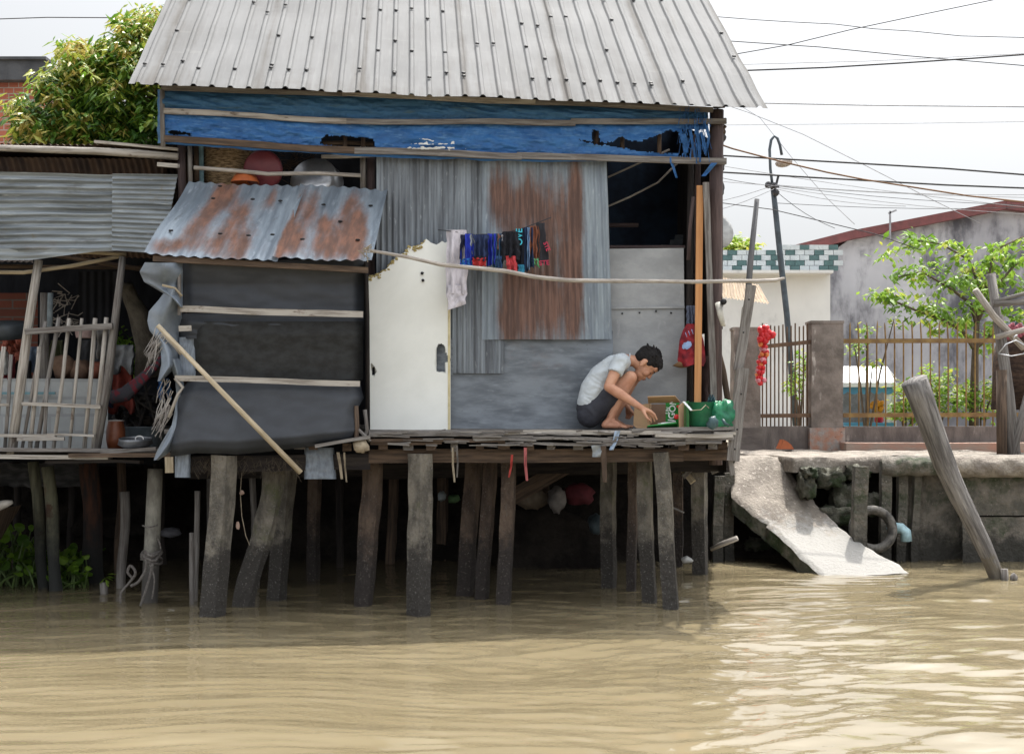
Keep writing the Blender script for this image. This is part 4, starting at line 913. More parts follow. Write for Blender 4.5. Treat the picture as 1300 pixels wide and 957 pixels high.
# curling rubber at the left side
def curl(rows, nm, amp=.22, ph=0.):
    b = MB(); ys_ = [r[0] for r in rows]
    def fn(u, v):
        y = lerp(ys_[-1], ys_[0], v); xl = pw(y, [(r[0], r[1]) for r in rows]); xr = pw(y, [(r[0], r[2]) for r in rows])
        return P(lerp(xl, xr, u), y + 5 * math.sin(u * 3.1) * math.sin(v * 3), FY(230, -.86 - amp * math.sin(u * 3.0 + ph) - .08 * math.sin(v * 7 + u * 2) + .06 * nz(u * 3, v * 4)))
    b.grid(fn, 26, 40, .5, .8); return b.build(nm, rubberl, hut, True)
curl([(333, 184, 232), (345, 177, 232), (358, 183, 232), (368, 200, 232), (378, 216, 232), (390, 228, 232)], 'curled_sheet', .28)
curl([(366, 212, 230), (380, 202, 232), (395, 189, 231), (408, 187, 231), (420, 190, 230), (432, 200, 230), (446, 204, 230), (462, 205, 228), (484, 200, 205)], 'curled_sheet', .2, .5)
curl([(455, 212, 230), (480, 222, 232), (500, 224, 236), (520, 222, 238), (540, 218, 232), (560, 206, 226), (575, 198, 214), (584, 195, 201)], 'curled_sheet', .12, 1)
b = MB()
for (x0, y0, x1, y1, n) in ((205, 425, 190, 450, 26), (212, 515, 200, 560, 26), (214, 490, 206, 520, 12)):
    for _ in range(n):
        x, y = x0 + rnd(-8, 8), y0 + rnd(-10, 10); a = P(x, y, FY(225, -.95 + rnd(-.1, .05))); c_ = P(lerp(x, x1, 1) + rnd(-8, 6), y + rnd(15, 42), FY(225, -.95 + rnd(-.12, .05)))
        b.tube([a, a.lerp(c_, .5) + Vector((rnd(-.02, .02), 0, rnd(-.01, .02))), c_], [.003, .003, .0012], 4)
b.build('thatch_fringe', M('fringe', (.42, .40, .37), (.2, .18, .17), sc=(9, 9, 9), coord='Object', rough=.9), hut)
stick('strut', [(206, 423), (222, 440), (230, 450)], 2, wpale, off=-1.0); stick('strut', [(222, 480), (232, 492), (226, 500), (214, 530)], 2, wpale, off=-1.0)
stick('strut', [(206, 362), (222, 366), (231, 376)], 1.4, bamboo, off=-1.08)
# lean-to awning
aw = [(240, 232, -.04), (388, 240, -.04), (492, 246, -.04), (183, 322, -1.12), (352, 333, -1.12), (472, 337, -1.12)]
A = [P(x, y, FY(x, o)) for x, y, o in aw]
wa = we(0, 1, 0, 1, [])
def waw(spots): return lambda u, v: sum(e * math.exp(-((u - a) / c) ** 2 - ((v - b_) / d) ** 2) for a, b_, c, d, e in spots)
mb = MB(); sheet(mb, A[3], A[4], A[1] + Vector((0, -.0, .0)), A[0], S(15, 15.5), .014, nv=20, dent=.03, jag=.012, wear=waw([(.35, .85, .12, .3, .55), (.55, .55, .1, .25, .4), (.75, .85, .06, .2, .35), (.45, .2, .12, .2, .38), (.68, .15, .1, .3, .5), (.25, .3, .08, .2, .3), (.15, .1, .15, .1, .42), (.9, .12, .1, .1, .2), (.3, .6, .08, .3, .3)]))
aw1 = mb.build('awning_sheet', galvb, hut, True)
mb = MB(); a, c_ = A[4].lerp(A[5], -.05), A[1].lerp(A[2], -.06); up3 = Vector((0, -.01, .022)); sheet(mb, a + up3, A[5] + up3, A[2] + up3, c_ + up3, S(15, 15.5), .014, nv=20, dent=.03, jag=.012, wear=waw([(.2, .7, .12, .3, .4), (.15, .2, .12, .25, .45), (.6, .75, .1, .25, .42), (.5, .25, .18, .3, .5), (.8, .2, .12, .3, .55), (.75, .5, .1, .3, .45), (.05, .4, .05, .6, .45), (.4, .5, .1, .1, .3)]))
aw2 = mb.build('awning_sheet', galvb, hut, True)
for par, sp in ((aw1, [(.3, .72), (.62, .74), (.85, .74), (.12, .25), (.5, .25), (.72, .25), (.9, .28), (.3, .9)]), (aw2, [(.3, .72), (.85, .74), (.2, .24), (.8, .26), (.55, .5)])):
    q = [A[3], A[4], A[1], A[0]] if par is aw1 else [A[4], A[5], A[2], A[1]]
    for (u, v) in sp:
        b = MB(); p = q[0].lerp(q[1], u).lerp(q[3].lerp(q[2], u), v) + Vector((0, -.018, .036)); b.blob(p, (.018, .012, .008), 8, .1); b.build('nail_washer', capm, par, True)
mb = MB(); mb.beam(A[3] + Vector((.05, .05, -.03)), A[5] + Vector((-.03, .05, -.03)), .04, .04); mb.build('awning_batten', wbrown, hut)
b = MB()
for _ in range(9):
    p = P(466 + rnd(-5, 5), 318 + rnd(-4, 6), FY(466, -1.15)); b.tube([p, p + Vector((rnd(-.05, .05), -.02, rnd(-.04, .04))), p + Vector((rnd(-.04, .05), 0, rnd(-.09, .02)))], .003, 5)
b.build('string_knot', straw, hut)
# cream door panel with broken top
top = [(572, 304), (566, 309), (561, 306), (555, 311), (548, 309), (541, 303), (538, 309), (528, 314), (520, 313), (513, 321), (503, 326), (497, 334), (490, 342), (480, 349), (471, 352), (464, 352)]
def ptop(x): return pw(x, sorted(top))
b = MB()
dh = [[(553, 444), (556, 437), (561, 436), (565, 440), (567, 450), (572, 456), (571, 462), (566, 460), (566, 473), (554, 472), (552, 462)], [(470, 461), (474, 465), (477, 472), (474, 478), (471, 476)]]
NU, NV = 90, 200
def dfn(u, v, o):
    x = lerp(464, 572, u) + 2 * (1 - v) * (1 - u) ; y = lerp(551, ptop(x) + .8 * nz(x * .9), v); return P(x, y, FY(520, o) + .11 * (x - 520) / F * 16)
def dmask(u, v):
    x, y = lerp(464, 572, u), lerp(551, ptop(lerp(464, 572, u)), v); return not any(inpoly(x, y, h) for h in dh)
b.grid(lambda u, v: dfn(u, v, -.2), NU, NV, 1, 2, dmask); b.grid(lambda u, v: dfn(u, v, -.135), NU // 3, 40, 1, 2, dmask)
dr = b.build('door_panel', door_w, hut, True)
b = MB()
for u in (0, 1): b.grid(lambda s_, v: dfn(u, v, -.2 + s_ * .065), 2, 60, .1, 2)
for x0_, x1_ in ((464, 466.5), (568.5, 571.6)):
    b.grid(lambda u, v: P(lerp(x0_, x1_, u) + (2 * (1 - v) if x0_ < 500 else 0), lerp(550, ptop(x0_ + 1) + 2, v), FY(520, -.204) + .11 * (x0_ - 520) / F * 16), 1, 40, .05, 2)
b.build('door_edge', plain('cream_edge', (.62, .55, .34), .7, (.5, .42, .24)), dr)
b = MB()
for (x0_, x1_) in ((464, 476), (470, 505), (512, 540), (474, 500), (515, 536)):
    for k in range(int((x1_ - x0_) * .9)):
        x = rnd(x0_, x1_); b.blob(P(x, ptop(x) + rnd(-1, 4.5), FY(520, -.2 + rnd(0, .05)) + .11 * (x - 520) / F * 16), (.014, .015, .011), 6, .6)
b.build('foam_core', foam, dr)
b = MB()
for (x, y) in ((536, 347), (537, 356)): b.blob(P(x, y, FY(520, -.205)), (.012, .004, .012), 8, .3)
b.build('dark_scuffs', capm, dr)
b = MB(); b.grid(lambda u, v: P(lerp(548, 575, u), lerp(478, 430, v), FY(560, -.08)), 2, 2); b.build('door_backing', flatm, hut); b = MB(); b.grid(lambda u, v: P(lerp(466, 482, u), lerp(482, 456, v), FY(475, -.12)), 2, 2); b.build('door_backing', dark, dr)
# deck edge: planks stacked, joists, main beams
for (x0_, x1_, y0_, y1_, h, off, m_) in [(468, 700, 551, 550, 5, -.78, wgrey), (640, 860, 550, 549, 5, -.80, wpale), (800, 929, 548, 543.5, 5, -.82, wgrey), (470, 640, 557, 557, 4, -.80, wbrown), (600, 870, 555, 557, 4.5, -.84, wgrey), (830, 928, 553, 551, 5, -.86, wpale), (690, 905, 562, 562, 3.5, -.82, wgrey), (868, 929, 558, 556, 5, -.84, wgrey), (470, 560, 562, 561, 3.5, -.76, wbrown), (905, 932, 549, 549, 4, -.86, wpale), (400, 470, 566, 555, 4, -1.0, wgrey)]:
    b = MB(); b.beam(P(x0_, y0_, FY(x0_, off)), P(x1_, y1_, FY(x1_, off)), .12, S(h, 15.6), n=30, jit=.011); b.build('deck_plank', m_, hut)
mb = MB(); mb.beam(P(468, 579, FY(468, -.62)), P(866, 578, FY(866, -.62)), .09, S(17, 15.8), n=10, jit=.005); mb.build('main_beam', wbrown, hut)
mb = MB(); mb.beam(P(845, 577, FY(845, -.5)), P(925, 577, FY(925, -.5)), .09, S(15, 16), n=6, jit=.005); mb.build('main_beam', wbrown, hut)
mb = MB(); mb.beam(P(240, 589, FY(240, -.62)), P(470, 586, FY(470, -.62)), .09, S(20, 15.3), n=10, jit=.008); mb.build('main_beam', wdark, hut)
mb = MB(); mb.beam(P(215, 580, FY(215, -.5)), P(215.5, 600, FY(215, -.5)), .06, .03, up=(0, 1, 0)); mb.build('end_block', bamboo, hut)
mb = MB(); mb.beam(P(460, 600, FY(460, 2.5)), P(925, 590, FY(925, 2.5)), .1, .12); mb.beam(P(240, 600, FY(240, 1.5)), P(925, 590, FY(925, 1.5)), .1, .1); mb.build('cross_beam', wdark, hut)
for x in list(range(485, 925, 31)) + [870, 905, 383, 396, 440, 455]:
    b = MB(); y = 566 + rnd(-1, 2); b.beam(P(x + rnd(-3, 3), y, FY(x, -.84 + rnd(0, .08))), P(x, y - 1, FY(x, 4)), S(rnd(7, 15), 15.7), S(rnd(6, 10), 15.7), n=2, jit=.004); b.build('joist', random.choice([wbrown, wdark, wgrey, wbrown]), hut)
# stilts: (x top, y top, x bottom, y bottom, width, depth, material, turn, bend)
ST = [(284, 592, 273, 783, 31, 15.22, conc, .45, 0), (343, 598, 318, 762, 26, 15.95, conc, .3, 8), (366, 598, 352, 748, 24, 16.6, conc, .4, 0), (473, 588, 463, 758, 25, 16.1, concb, .35, 2), (533, 590, 532, 778, 31, 15.45, conc, .72, 0), (603, 585, 590, 745, 22, 16.9, concb, .3, 0), (623, 585, 613, 752, 18, 16.6, concb, .3, 0), (646, 590, 640, 756, 19, 16.3, concb, .2, 0), (774, 588, 771, 735, 21, 17.6, conc, .4, 0), (804, 590, 802, 742, 14, 17.3, concb, .3, 0), (817, 588, 822, 758, 21, 16.3, conc, .25, 0), (839, 588, 851, 771, 22, 15.85, conc, .2, 0), (889, 588, 890, 721, 22, 19.3, conc, .4, 0), (861, 600, 862, 712, 14, 20, concb, .2, 0), (560, 595, 562, 700, 14, 21, wbrown, .2, 0), (500, 600, 497, 700, 12, 20.5, wbrown, .2, 0), (690, 600, 696, 706, 9, 20.0, wbrown, .2, 0), (730, 640, 731, 702, 8, 21.5, wdark, .2, 0), (400, 600, 398, 720, 16, 18.5, concb, .3, 0), (430, 600, 431, 700, 9, 20, wdark, .3, 0), (751, 640, 752, 702, 8, 21.6, wdark, .1, 0)]
for (xt, yt, xb, yb, w_, Y, m_, tn, bend) in ST:
    b = MB(); W = S(w_, Y) / (abs(math.cos(tn)) + abs(math.sin(tn))); up = (math.sin(tn), math.cos(tn), 0)
    a, c_ = P(xt, yt - 14, Y), P(lerp(xt, xb, 1.3), lerp(yt, yb, 1.3), Y)
    if bend:
        pts = [a.lerp(c_, k / 12) + Vector((S(bend, Y) * math.sin(k / 12 * 5 + .6), 0, 0)) for k in range(13)]
        b.tube(pts, [W * .68 * (1 + .08 * nz(k * .9)) for k in range(13)], 7, jit=.25)
    else: b.beam(a, c_, W, W, up=up, n=26, jit=.009)
    b.build('stilt', m_, hut)
for (x, y0_, x2, y1_, r, Y) in [(251, 623, 247, 763, 3.6, 16.6), (243, 676, 243, 763, 3, 16.3), (320, 600, 327, 740, 4, 18), (267, 605, 266, 720, 4, 18.5)]:
    b = MB(); b.tube([P(lerp(x, x2, k / 6), lerp(y0_, y1_ + 20, k / 6), Y) for k in range(7)], S(r, Y), 8, jit=.3); b.build('thin_stilt', wgrey, hut, True)
mb = MB(); mb.beam(P(648, 632, 18.2), P(722, 590, 18.2), S(20, 18), .05, up=(0, 1, 0)); mb.build('diagonal_brace', wbrown, hut)
b = MB()
for _ in range(260):
    x = random.choice([rnd(240, 300), rnd(300, 380), rnd(262, 290)]); p = P(x, rnd(578, 598), FY(x, -.72)); b.beam(p, p + Vector((rnd(-.06, .06), rnd(-.02, .02), -rnd(.01, .09))), .002, .002)
b.build('dry_roots', M('dry_root', (.1, .08, .06), (.05, .04, .03), sc=(9, 9, 9), coord='Object', rough=.95), hut)
for lab, pts, w_, m_ in [('red', [(650, 577), (649, 592), (646, 606)], 3, plain('red_cloth', (.4, .05, .04))), ('pink', [(667, 568), (667, 590), (669, 610)], 4, plain('pink_cloth', (.42, .12, .12))), ('grey', [(575, 568), (575, 590), (577, 612)], 3, straw), ('grey', [(580, 566), (581, 590), (580, 606)], 2.5, wgrey), ('blue', [(784, 547), (781, 560), (776, 571)], 7, plain('pale_blue_plastic', (.36, .47, .62), .4)), ('cream', [(429, 574), (432, 590), (434, 608)], 4, straw), ('cream', [(437, 574), (438, 590), (440, 612)], 2.5, straw), ('grey', [(757, 565), (758, 572), (757, 580)], 13, plain('clear_plastic', (.25, .27, .28), .3)), ('dark', [(766, 566), (767, 590), (768, 612)], 7, wbrown)]:
    x0_ = pts[0][0]; b = MB()
    b.grid(lambda u, v: P(pw(v, [(0, pts[0][0]), (.5, pts[1][0]), (1, pts[2][0])]) + (u - .5) * w_ * (1 - .2 * v), lerp(pts[0][1], pts[2][1], v), FY(x0_, -.93 - .02 * math.sin(v * 6 + u * 4))), 4, 10); b.build('hanging_strip', m_, hut, True)

b = MB()
for _ in range(90):
    x = rnd(470, 890); y = rnd(547, 566); L_ = rnd(6, 38); b.beam(P(x, y, FY(x, -.90 + rnd(-.03, .03))), P(x + L_, y + rnd(-2, 2), FY(x, -.90 + rnd(-.03, .03))), rnd(.004, .02), S(rnd(.8, 2.4), 16), n=3, jit=.003)
b.build('splintered_edge', wgrey, hut)
# ---------------------------------------------------------------- left neighbour house
lh = thing('stilt_house', 'low open fronted tin stilt house with a lattice of thin poles at the left edge', 'house', P(60, 760, 17))
LY = 16.15
def lstick(nm, pts, r, m_, Y=LY, jit=.12, seg=8): return stick(nm, pts, r, m_, lh, seg, 0, jit, Y)
mb = MB(); a, b_ = P(-330, 180, 16.3), P(228, 186, 16.1); bk2 = Vector((0, 6.2, .25)) * SC
sheet(mb, a, b_, b_ + bk2, a + bk2, S(8.6, 16), .014, nv=10, dent=.03); mb.build('roof', rustroof, lh, True)
mb = MB(); sheet(mb, a + Vector((0, 1.0, -.75)) , b_ + Vector((0, .9, -.75)), b_ + Vector((0, .25, -.05)), a + Vector((0, .25, -.05)), S(8.6, 16), .014, nv=4); mb.build('hanging_sheet', rustroof, lh, True)
lstick('eave_log', [(-60, 187), (0, 188), (60, 190), (120, 192), (170, 195), (226, 199)], [4, 4, 4.5, 4.5, 5, 4.5], wpale, 16.0)
mb = MB(); mb.beam(P(120, 180, 15.98), P(226, 190, 15.98), .03, .02); mb.beam(P(200, 209, 15.9), P(226, 211, 15.9), .03, .03); mb.build('eave_slat', wpale, lh)
mb = MB(); sheet(mb, P(-260, 325, LY - .2), P(146, 318, LY - .2), P(146, 222, LY - .2), P(-260, 214, LY - .2), S(9.6, 16), .02, horiz=True, nv=60, dent=.06, jag=.02, spw=10, wear=lambda u, v: .1 * (u > .85)); mb.build('valance_sheet', galvh, lh, True)
mb = MB(); sheet(mb, P(142, 318, LY - .25), P(206, 322, LY - .25), P(226, 222, LY - .25), P(143, 221, LY - .25), S(6.0, 16), .012, horiz=True, nv=16, dent=.015, spw=10); mb.build('valance_sheet', galvh, lh, True)
mb = MB(); sheet(mb, P(-260, 333, LY - .23), P(40, 330, LY - .23), P(146, 316, LY - .23), P(-260, 316, LY - .23), S(9.6, 16), .006, horiz=True, nv=30, dent=.02, spw=8); mb.build('valance_hem', galvh, lh, True)
lstick('roof_pole', [(-60, 345), (30, 346), (90, 338), (155, 325)], 2.6, bamboo, 16.3); lstick('roof_pole', [(60, 322), (110, 320), (160, 323)], 2.6, bamboo, 16.2)
lstick('roof_pole', [(70, 324), (130, 334), (200, 345)], 3, wbrown, 17); lstick('roof_pole', [(-40, 338), (60, 339), (190, 340)], 3, wbrown, 17.6)
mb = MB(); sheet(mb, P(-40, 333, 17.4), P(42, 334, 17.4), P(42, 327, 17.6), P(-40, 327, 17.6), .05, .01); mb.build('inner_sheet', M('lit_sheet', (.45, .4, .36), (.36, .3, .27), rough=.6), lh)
lstick('front_post', [(14, 580), (26, 490), (38, 400), (49, 330)], [6.5, 6.5, 6, 5.5], wpale); lstick('front_post', [(122, 570), (137, 480), (147, 400), (156, 326)], [6.5, 6, 5, 4.5], wgrey)
lstick('inner_post', [(55, 560), (56, 460), (57, 372)], 6.5, wgrey, 17.2); lstick('inner_post', [(63, 420), (64, 372)], 4, plain('blue_grey_wood', (.25, .3, .33)), 17.1)
mb = MB()
mb.beam(P(32, 421, LY - .1), P(143, 414, LY - .1), .03, S(7.5, 16), n=6, jit=.004, up=(0, 0, 1)); mb.build('lattice_rail', wgrey, lh)
for (x0_, y0_, x1_, y1_, h) in ((-60, 513, 12, 513, 3.5), (28, 513, 128, 516, 4.5), (-60, 552, 70, 553, 4), (22, 557, 82, 557, 4.5), (60, 552, 120, 554, 3)):
    mb = MB(); mb.beam(P(x0_, y0_, LY - .08), P(x1_, y1_, LY - .08), .025, S(h, 16), n=6, jit=.005, up=(0, 0, 1)); mb.build('lattice_rail', wpale, lh)
for (xb, xt, yt, m_) in [(28, 58, 408, wgrey), (46, 75, 403, wgrey), (38, 50, 440, wpale), (68, 88, 404, wpale), (88, 104, 404, wpale), (107, 121, 404, wpale), (118, 135, 403, wpale), (-6, 5, 440, wpale), (6, 14, 450, wgrey), (56, 60, 480, wgrey), (-24, -12, 440, wpale)]:
    lstick('lattice_stake', [(xb, 570), (lerp(xb, xt, .5) + rnd(-1, 1), lerp(570, yt, .5)), (xt, yt)], rnd(2.2, 3.1), m_, LY - .02 + rnd(-.02, .02))
# deck
for (x0_, x1_, y0_, y1_, h, Y, m_) in [(-300, 210, 571, 572, 4, 15.9, wgrey), (-300, 140, 579, 580, 5, 15.85, wpale), (90, 222, 578, 578, 5, 15.8, wbrown), (-300, 215, 575, 575, 4, 16.2, wdark), (130, 200, 572, 568, 4, 15.85, wgrey), (60, 180, 584, 586, 4, 15.9, wdark)]:
    b = MB(); b.beam(P(x0_, y0_, Y), P(x1_, y1_, Y), .13, S(h, 16), n=40, jit=.011); b.build('deck_plank', m_, lh)
mb = MB(); quad(mb, P(-300, 574, 16), P(212, 574, 16), P(212, 558, 22) - Vector((0, 0, 0)), P(-300, 558, 22), 6, 6)
for v in range(len(mb.v)): x, y, z = mb.v[v]; mb.v[v] = (x, y, (P(0, 573.5, 16).z))
mb.build('floor', wdark, lh)
# inner walls
mb = MB(); YB = 20.5
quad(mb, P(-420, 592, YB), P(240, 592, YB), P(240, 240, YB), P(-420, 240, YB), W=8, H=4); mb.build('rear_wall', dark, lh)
mb = MB(); quad(mb, P(-400, 575, 19.4), P(48, 575, 19.4), P(48, 372, 19.4), P(-400, 372, 19.4), W=3, H=1.6); mb.build('brick_wall', redbrick, lh)
mb = MB(); sheet(mb, P(100, 470, 19.6), P(150, 470, 19.6), P(150, 345, 19.6), P(100, 345, 19.6), .07, .01); mb.build('inner_sheet', dark, lh)
tw_ = MB(); quad(tw_, P(-60, 572, 17.0), P(137, 570, 17.0), P(137, 481, 17.0), P(-60, 480, 17.0), W=2, H=.9)
tw_.build('tiled_screen', M('white_wall_tiles', (.36, .37, .37), (.26, .27, .27), sc=(4, 4, 1), rough=.5, bump=0, brick=((.40, .41, .41), (.37, .39, .39), (.3, .31, .31), (1, 1, 1), .31, .22), patch=[((.25, .24, .22), (7, 7, 1), .62, .8)]), lh)
mb = MB(); mb.beam(P(-60, 499, 16.9), P(70, 499, 16.9), .02, S(3, 17)); mb.build('blue_pipe', plain('teal_pipe', (.16, .3, .34)), lh)
# stilts
LS = [(42, 586, 57, 748, 14, 17.7, conca, 1), (60, 592, 73, 752, 16, 17.4, conca, 1), (112, 588, 121, 738, 24, 18.2, M('rusty_log', (.10, .045, .028), (.03, .025, .025), sc=(20, 20, 4), coord='Object', rough=.95, bump=.7, tide=((.02, .02, .02), .2, .7)), 0), (154, 586, 152, 720, 12, 18.5, wbrown, 0), (158, 624, 155, 747, 12, 17.6, wgrey, 0), (200, 588, 205, 700, 12, 19, wdark, 0), (20, 586, 22, 720, 10, 20, wdark, 0), (90, 586, 92, 712, 10, 20.5, wdark, 0), (-40, 586, -30, 750, 18, 17.5, wbrown, 0)]
for (xt, yt, xb, yb, w_, Y, m_, up_) in LS:
    b = MB(); pts = [P(lerp(xt, xb, k / 9 * 1.15) + (2 * math.sin(k * .7) if k else 0), lerp(yt, yb, k / 9 * 1.15), Y) for k in range(10)]
    b.tube(pts, [S(w_ / 2, Y) * (1 + .06 * nz(k)) for k in range(10)], 12, jit=.25); b.build('stilt', m_, lh, True)
mb = MB(); mb.grid(lambda u, v: P(lerp(5, 210, u), lerp(680, 592, v) + 6 * nz(u * 5), 20.5) + Vector((0, .2 * nz(u * 9, v * 5), 0)), 30, 16)
mb.build('concrete_footing', soil, lh, True)
mb = MB(); mb.grid(lambda u, v: P(lerp(-20, 105, u), lerp(618, 588, v) + 3 * nz(u * 7), 19.5) + Vector((0, .1 * nz(u * 9, v * 5), 0)), 30, 8); mb.build('concrete_ledge', M('dim_concrete', (.10, .095, .095), (.05, .05, .05), rough=.95, bump=.5), lh, True)
# ---------------------------------------------------------------- things in and around the huts
g_loft = 'goods stored in the loft'
Yq = lambda px, o=.7: FY(px, o)
t = thing('wicker_basket', 'tall tan wicker basket at the left of the loft', 'basket', P(290, 245, Yq(290, .5)))
b = MB(); b.lathe([(S(30, 16), 0), (S(35, 16), .15), (S(37, 16), .32), (S(38, 16), .42), (S(36, 16), .42), (S(28, 16), .03)], P(292, 252, Yq(290, .6)), 28, jit=.03); b.build('basket_body', wicker, t, True)
b = MB(); c_ = P(333, 216, Yq(333, .15)); b.lathe([(.0005, -.012), (S(22, 16.3), -.012), (S(25, 16.3), .004), (S(25.5, 16.3), .03), (S(23, 16.3), .02), (.0005, .012)], c_, 30, Matrix.Rotation(R(-80), 3, 'X') @ Matrix.Rotation(R(8), 3, 'Y')); b.build('red_basin', redpl, None, True, 'round dull red plastic basin standing on edge in the loft', 'basin', g_loft)
b = MB(); b.lathe([(.0005, .1), (.05, .09), (.09, .04), (.11, 0)], P(311, 232, Yq(311, .1)), 16); b.build('orange_bowl', orangepl, None, True, 'small orange plastic bowl leaning against the red basin', 'bowl', g_loft)
t = thing('metal_basin', 'large silver aluminium basin tipped on its side in the loft', 'basin', P(400, 240, Yq(400, .3)), g_loft)
c_ = P(404, 238, Yq(400, .45)); rt = Matrix.Rotation(R(62), 3, 'X') @ Matrix.Rotation(R(-14), 3, 'Y'); r_ = S(32, 16.5)
b = MB(); b.lathe([(.0005, .17), (r_ * .8, .165), (r_ * .95, .12), (r_ * 1.0, 0), (r_ * 1.06, -.004), (r_ * 1.06, .006), (r_ * .97, .01), (r_ * .9, .12), (r_ * .75, .15), (.0005, .155)], c_, 36, rt); b.build('basin_body', alum, t, True)
b = MB(); cr_ = []
for _ in range(50): p = P(rnd(320, 400), rnd(190, 215), Yq(360, .8)); b.tube([p, p + Vector((rnd(-.1, .1), 0, rnd(-.05, .1))), p + Vector((rnd(-.15, .15), 0, rnd(-.15, .05)))], .003, 4)
b.build('dry_twigs', wbrown, None, False, 'tangle of dark dry twigs at the back of the loft', 'twigs', None, 'stuff')
# long crooked drying pole
b = MB(); pts = [(470, 318), (492, 322), (520, 327), (560, 336), (590, 339), (618, 342), (640, 344), (680, 352), (720, 356), (790, 357), (840, 357), (880, 358), (930, 357), (960, 357), (985, 356), (996, 353)]
b.tube([P(x, y, FY(x, -1.12) if x < 900 else FY(x, -1.1)) for x, y in pts], [S(q, 15.6) for q in (1.9, 2, 2.3, 2.5, 2.6, 2.8, 2.6, 2.7, 2.7, 2.6, 2.4, 2.5, 2.4, 2.6, 2.4, 1.6)], 9, jit=.18)
b.build('drying_pole', branch, None, True, 'long crooked peeled branch tied level across the hut front', 'pole')
b = MB(); b.tube([P(200, 413, FY(200, -1.25)), P(290, 506, FY(290, -1.22)), P(382, 600, FY(382, -1.16))], [S(2.8, 15), S(3.3, 15), S(3.6, 15)], 9, jit=.06)
b.build('bamboo_stick', bamboo, None, True, 'straight pale stick leaning diagonally across the dark rubber wall', 'stick')
# leaning post at the right corner
t = thing('leaning_post', 'tall leaning grey post of lashed planks at the right end of the deck', 'post', P(928, 600, 15.9))
b = MB(); b.tube([P(946, 420, 16.0), P(953, 330, 16.05), P(961, 253, 16.1)], [S(4.2, 16), S(3.8, 16), S(3.2, 16)], 8, jit=.1); b.build('upper_pole', M('dark_grey_pole', (.12, .12, .125), (.07, .07, .075), sc=(30, 3, 1), rough=.8), t, True)
b = MB(); b.beam(P(937, 470, 15.9), P(953, 362, 15.95), S(12, 16), .03, up=(0, 1, 0), n=6, jit=.004); b.build('middle_plank', wgrey, t)
b = MB(); b.beam(P(930.5, 585, 15.8), P(943, 467, 15.85), S(15.5, 16), .03, up=(0, 1, 0), n=8, jit=.004); b.build('lower_plank', wgrey, t)
b = MB(); b.beam(P(934, 485, 15.95), P(944, 390, 15.95), S(3.5, 16), .03, up=(0, 1, 0)); b.build('thin_batten', wpale, t); b = MB(); b.beam(P(930, 603, 15.9), P(926, 575, 15.9), S(6, 16), .03, up=(0, 1, 0), n=3, jit=.005); b.build('foot_splint', wgrey, t)
b = MB()
for (x, y) in ((944, 422), (941, 500), (936, 545), (951, 380), (933, 570)): b.blob(P(x, y, 15.78), .007, 6, .2)
b.build('nails', capm, t)
# small side awning, dish, black pipe
b = MB(); sheet(b, P(917, 378, 16.5), P(976, 387, 16.9), P(962, 362, 18.2), P(915, 352, 18.0), .035, .01, nv=4, jag=.01); b.build('side_awning', M('brown_sheet', (.33, .25, .17), (.22, .17, .12), sc=(20, 3, 1), rough=.8), None, True, 'small brown corrugated awning behind the leaning post', 'awning')
b = MB(); b.lathe([(.0005, -.05), (.08, -.045), (.14, -.02), (.155, .0), (.155, .01), (.0005, -.03)], P(911, 293, 18.2), 26, Matrix.Rotation(R(75), 3, 'X') @ Matrix.Rotation(R(25), 3, 'Y')); b.build('dish_aerial', plain('dull_white_dish', (.45, .46, .46), .5), None, True, 'round pale grey dish peeking out behind the right corner post', 'satellite dish')
b = MB(); b.tube([P(917, 384, 16.4), P(919, 383, 15.9)], .022, 12); b.build('pipe_stub', capm, None, True, 'short open black pipe end beside the right corner post', 'pipe')
b = MB(); b.tube([P(913, 385, 16.2), P(915, 400, 16.15), P(918, 412, 16.2), P(921, 413, 16.2)], [.03, .022, .018, .01], 8, jit=.3); b.build('white_hose', plain('off_white', (.6, .58, .52), .5), None, True, 'cream bent hose hanging below the black pipe end', 'hose')
# red bag and cloths by the corner
t = thing('red_bag', 'dark red backpack with a pale blue patch hanging behind the orange plank', 'bag', P(878, 462, FY(878, -.12)))
b = MB(); Yg = FY(878, -.05)
b.grid(lambda u, v: P(878 + (u - .5) * pw(v, [(0, 30), (.12, 36), (.6, 31), (.85, 22), (1, 12)]) , lerp(464 + 1.5 * math.sin(u * 7), 411, v), Yg - .13 - .1 * math.sin(u * 3.14) * (1 - v * .6) + .03 * nz(u * 5, v * 6)), 24, 24, .3, .4); b.grid(lambda u, v: P(878 + (u - .5) * pw(v, [(0, 30), (.12, 36), (.6, 31), (.85, 22), (1, 12)]) , lerp(464 + 1.5 * math.sin(u * 7), 411, v), Yg - .05), 24, 24, .3, .4); b.build('bag_body', plain('dark_red_cloth', (.30, .018, .025), .8, (.13, .01, .02)), t, True)
b = MB(); b.grid(lambda u, v: P(lerp(866, 878, u), lerp(445, 435, v) - 3 * u, Yg - .27), 14, 14, mask=lambda u, v: (u - .5) ** 2 + (v - .5) ** 2 < .24 + .1 * nz(u * 4, v * 4)); [b.beam(P(870 + k * 4, 422 - k * 2, Yg - .25), P(872 + k * 4, 428 - k * 2, Yg - .25), .01, .004) for k in range(3)]; b.build('blue_patch', plain('pale_blue_patch', (.25, .36, .6), .6), t, True)
b = MB(); b.tube([P(872, 415, Yg), P(876, 398, Yg + .1), P(882, 412, Yg)], .01, 6); b.build('strap', plain('dark_strap', (.08, .02, .02)), t)
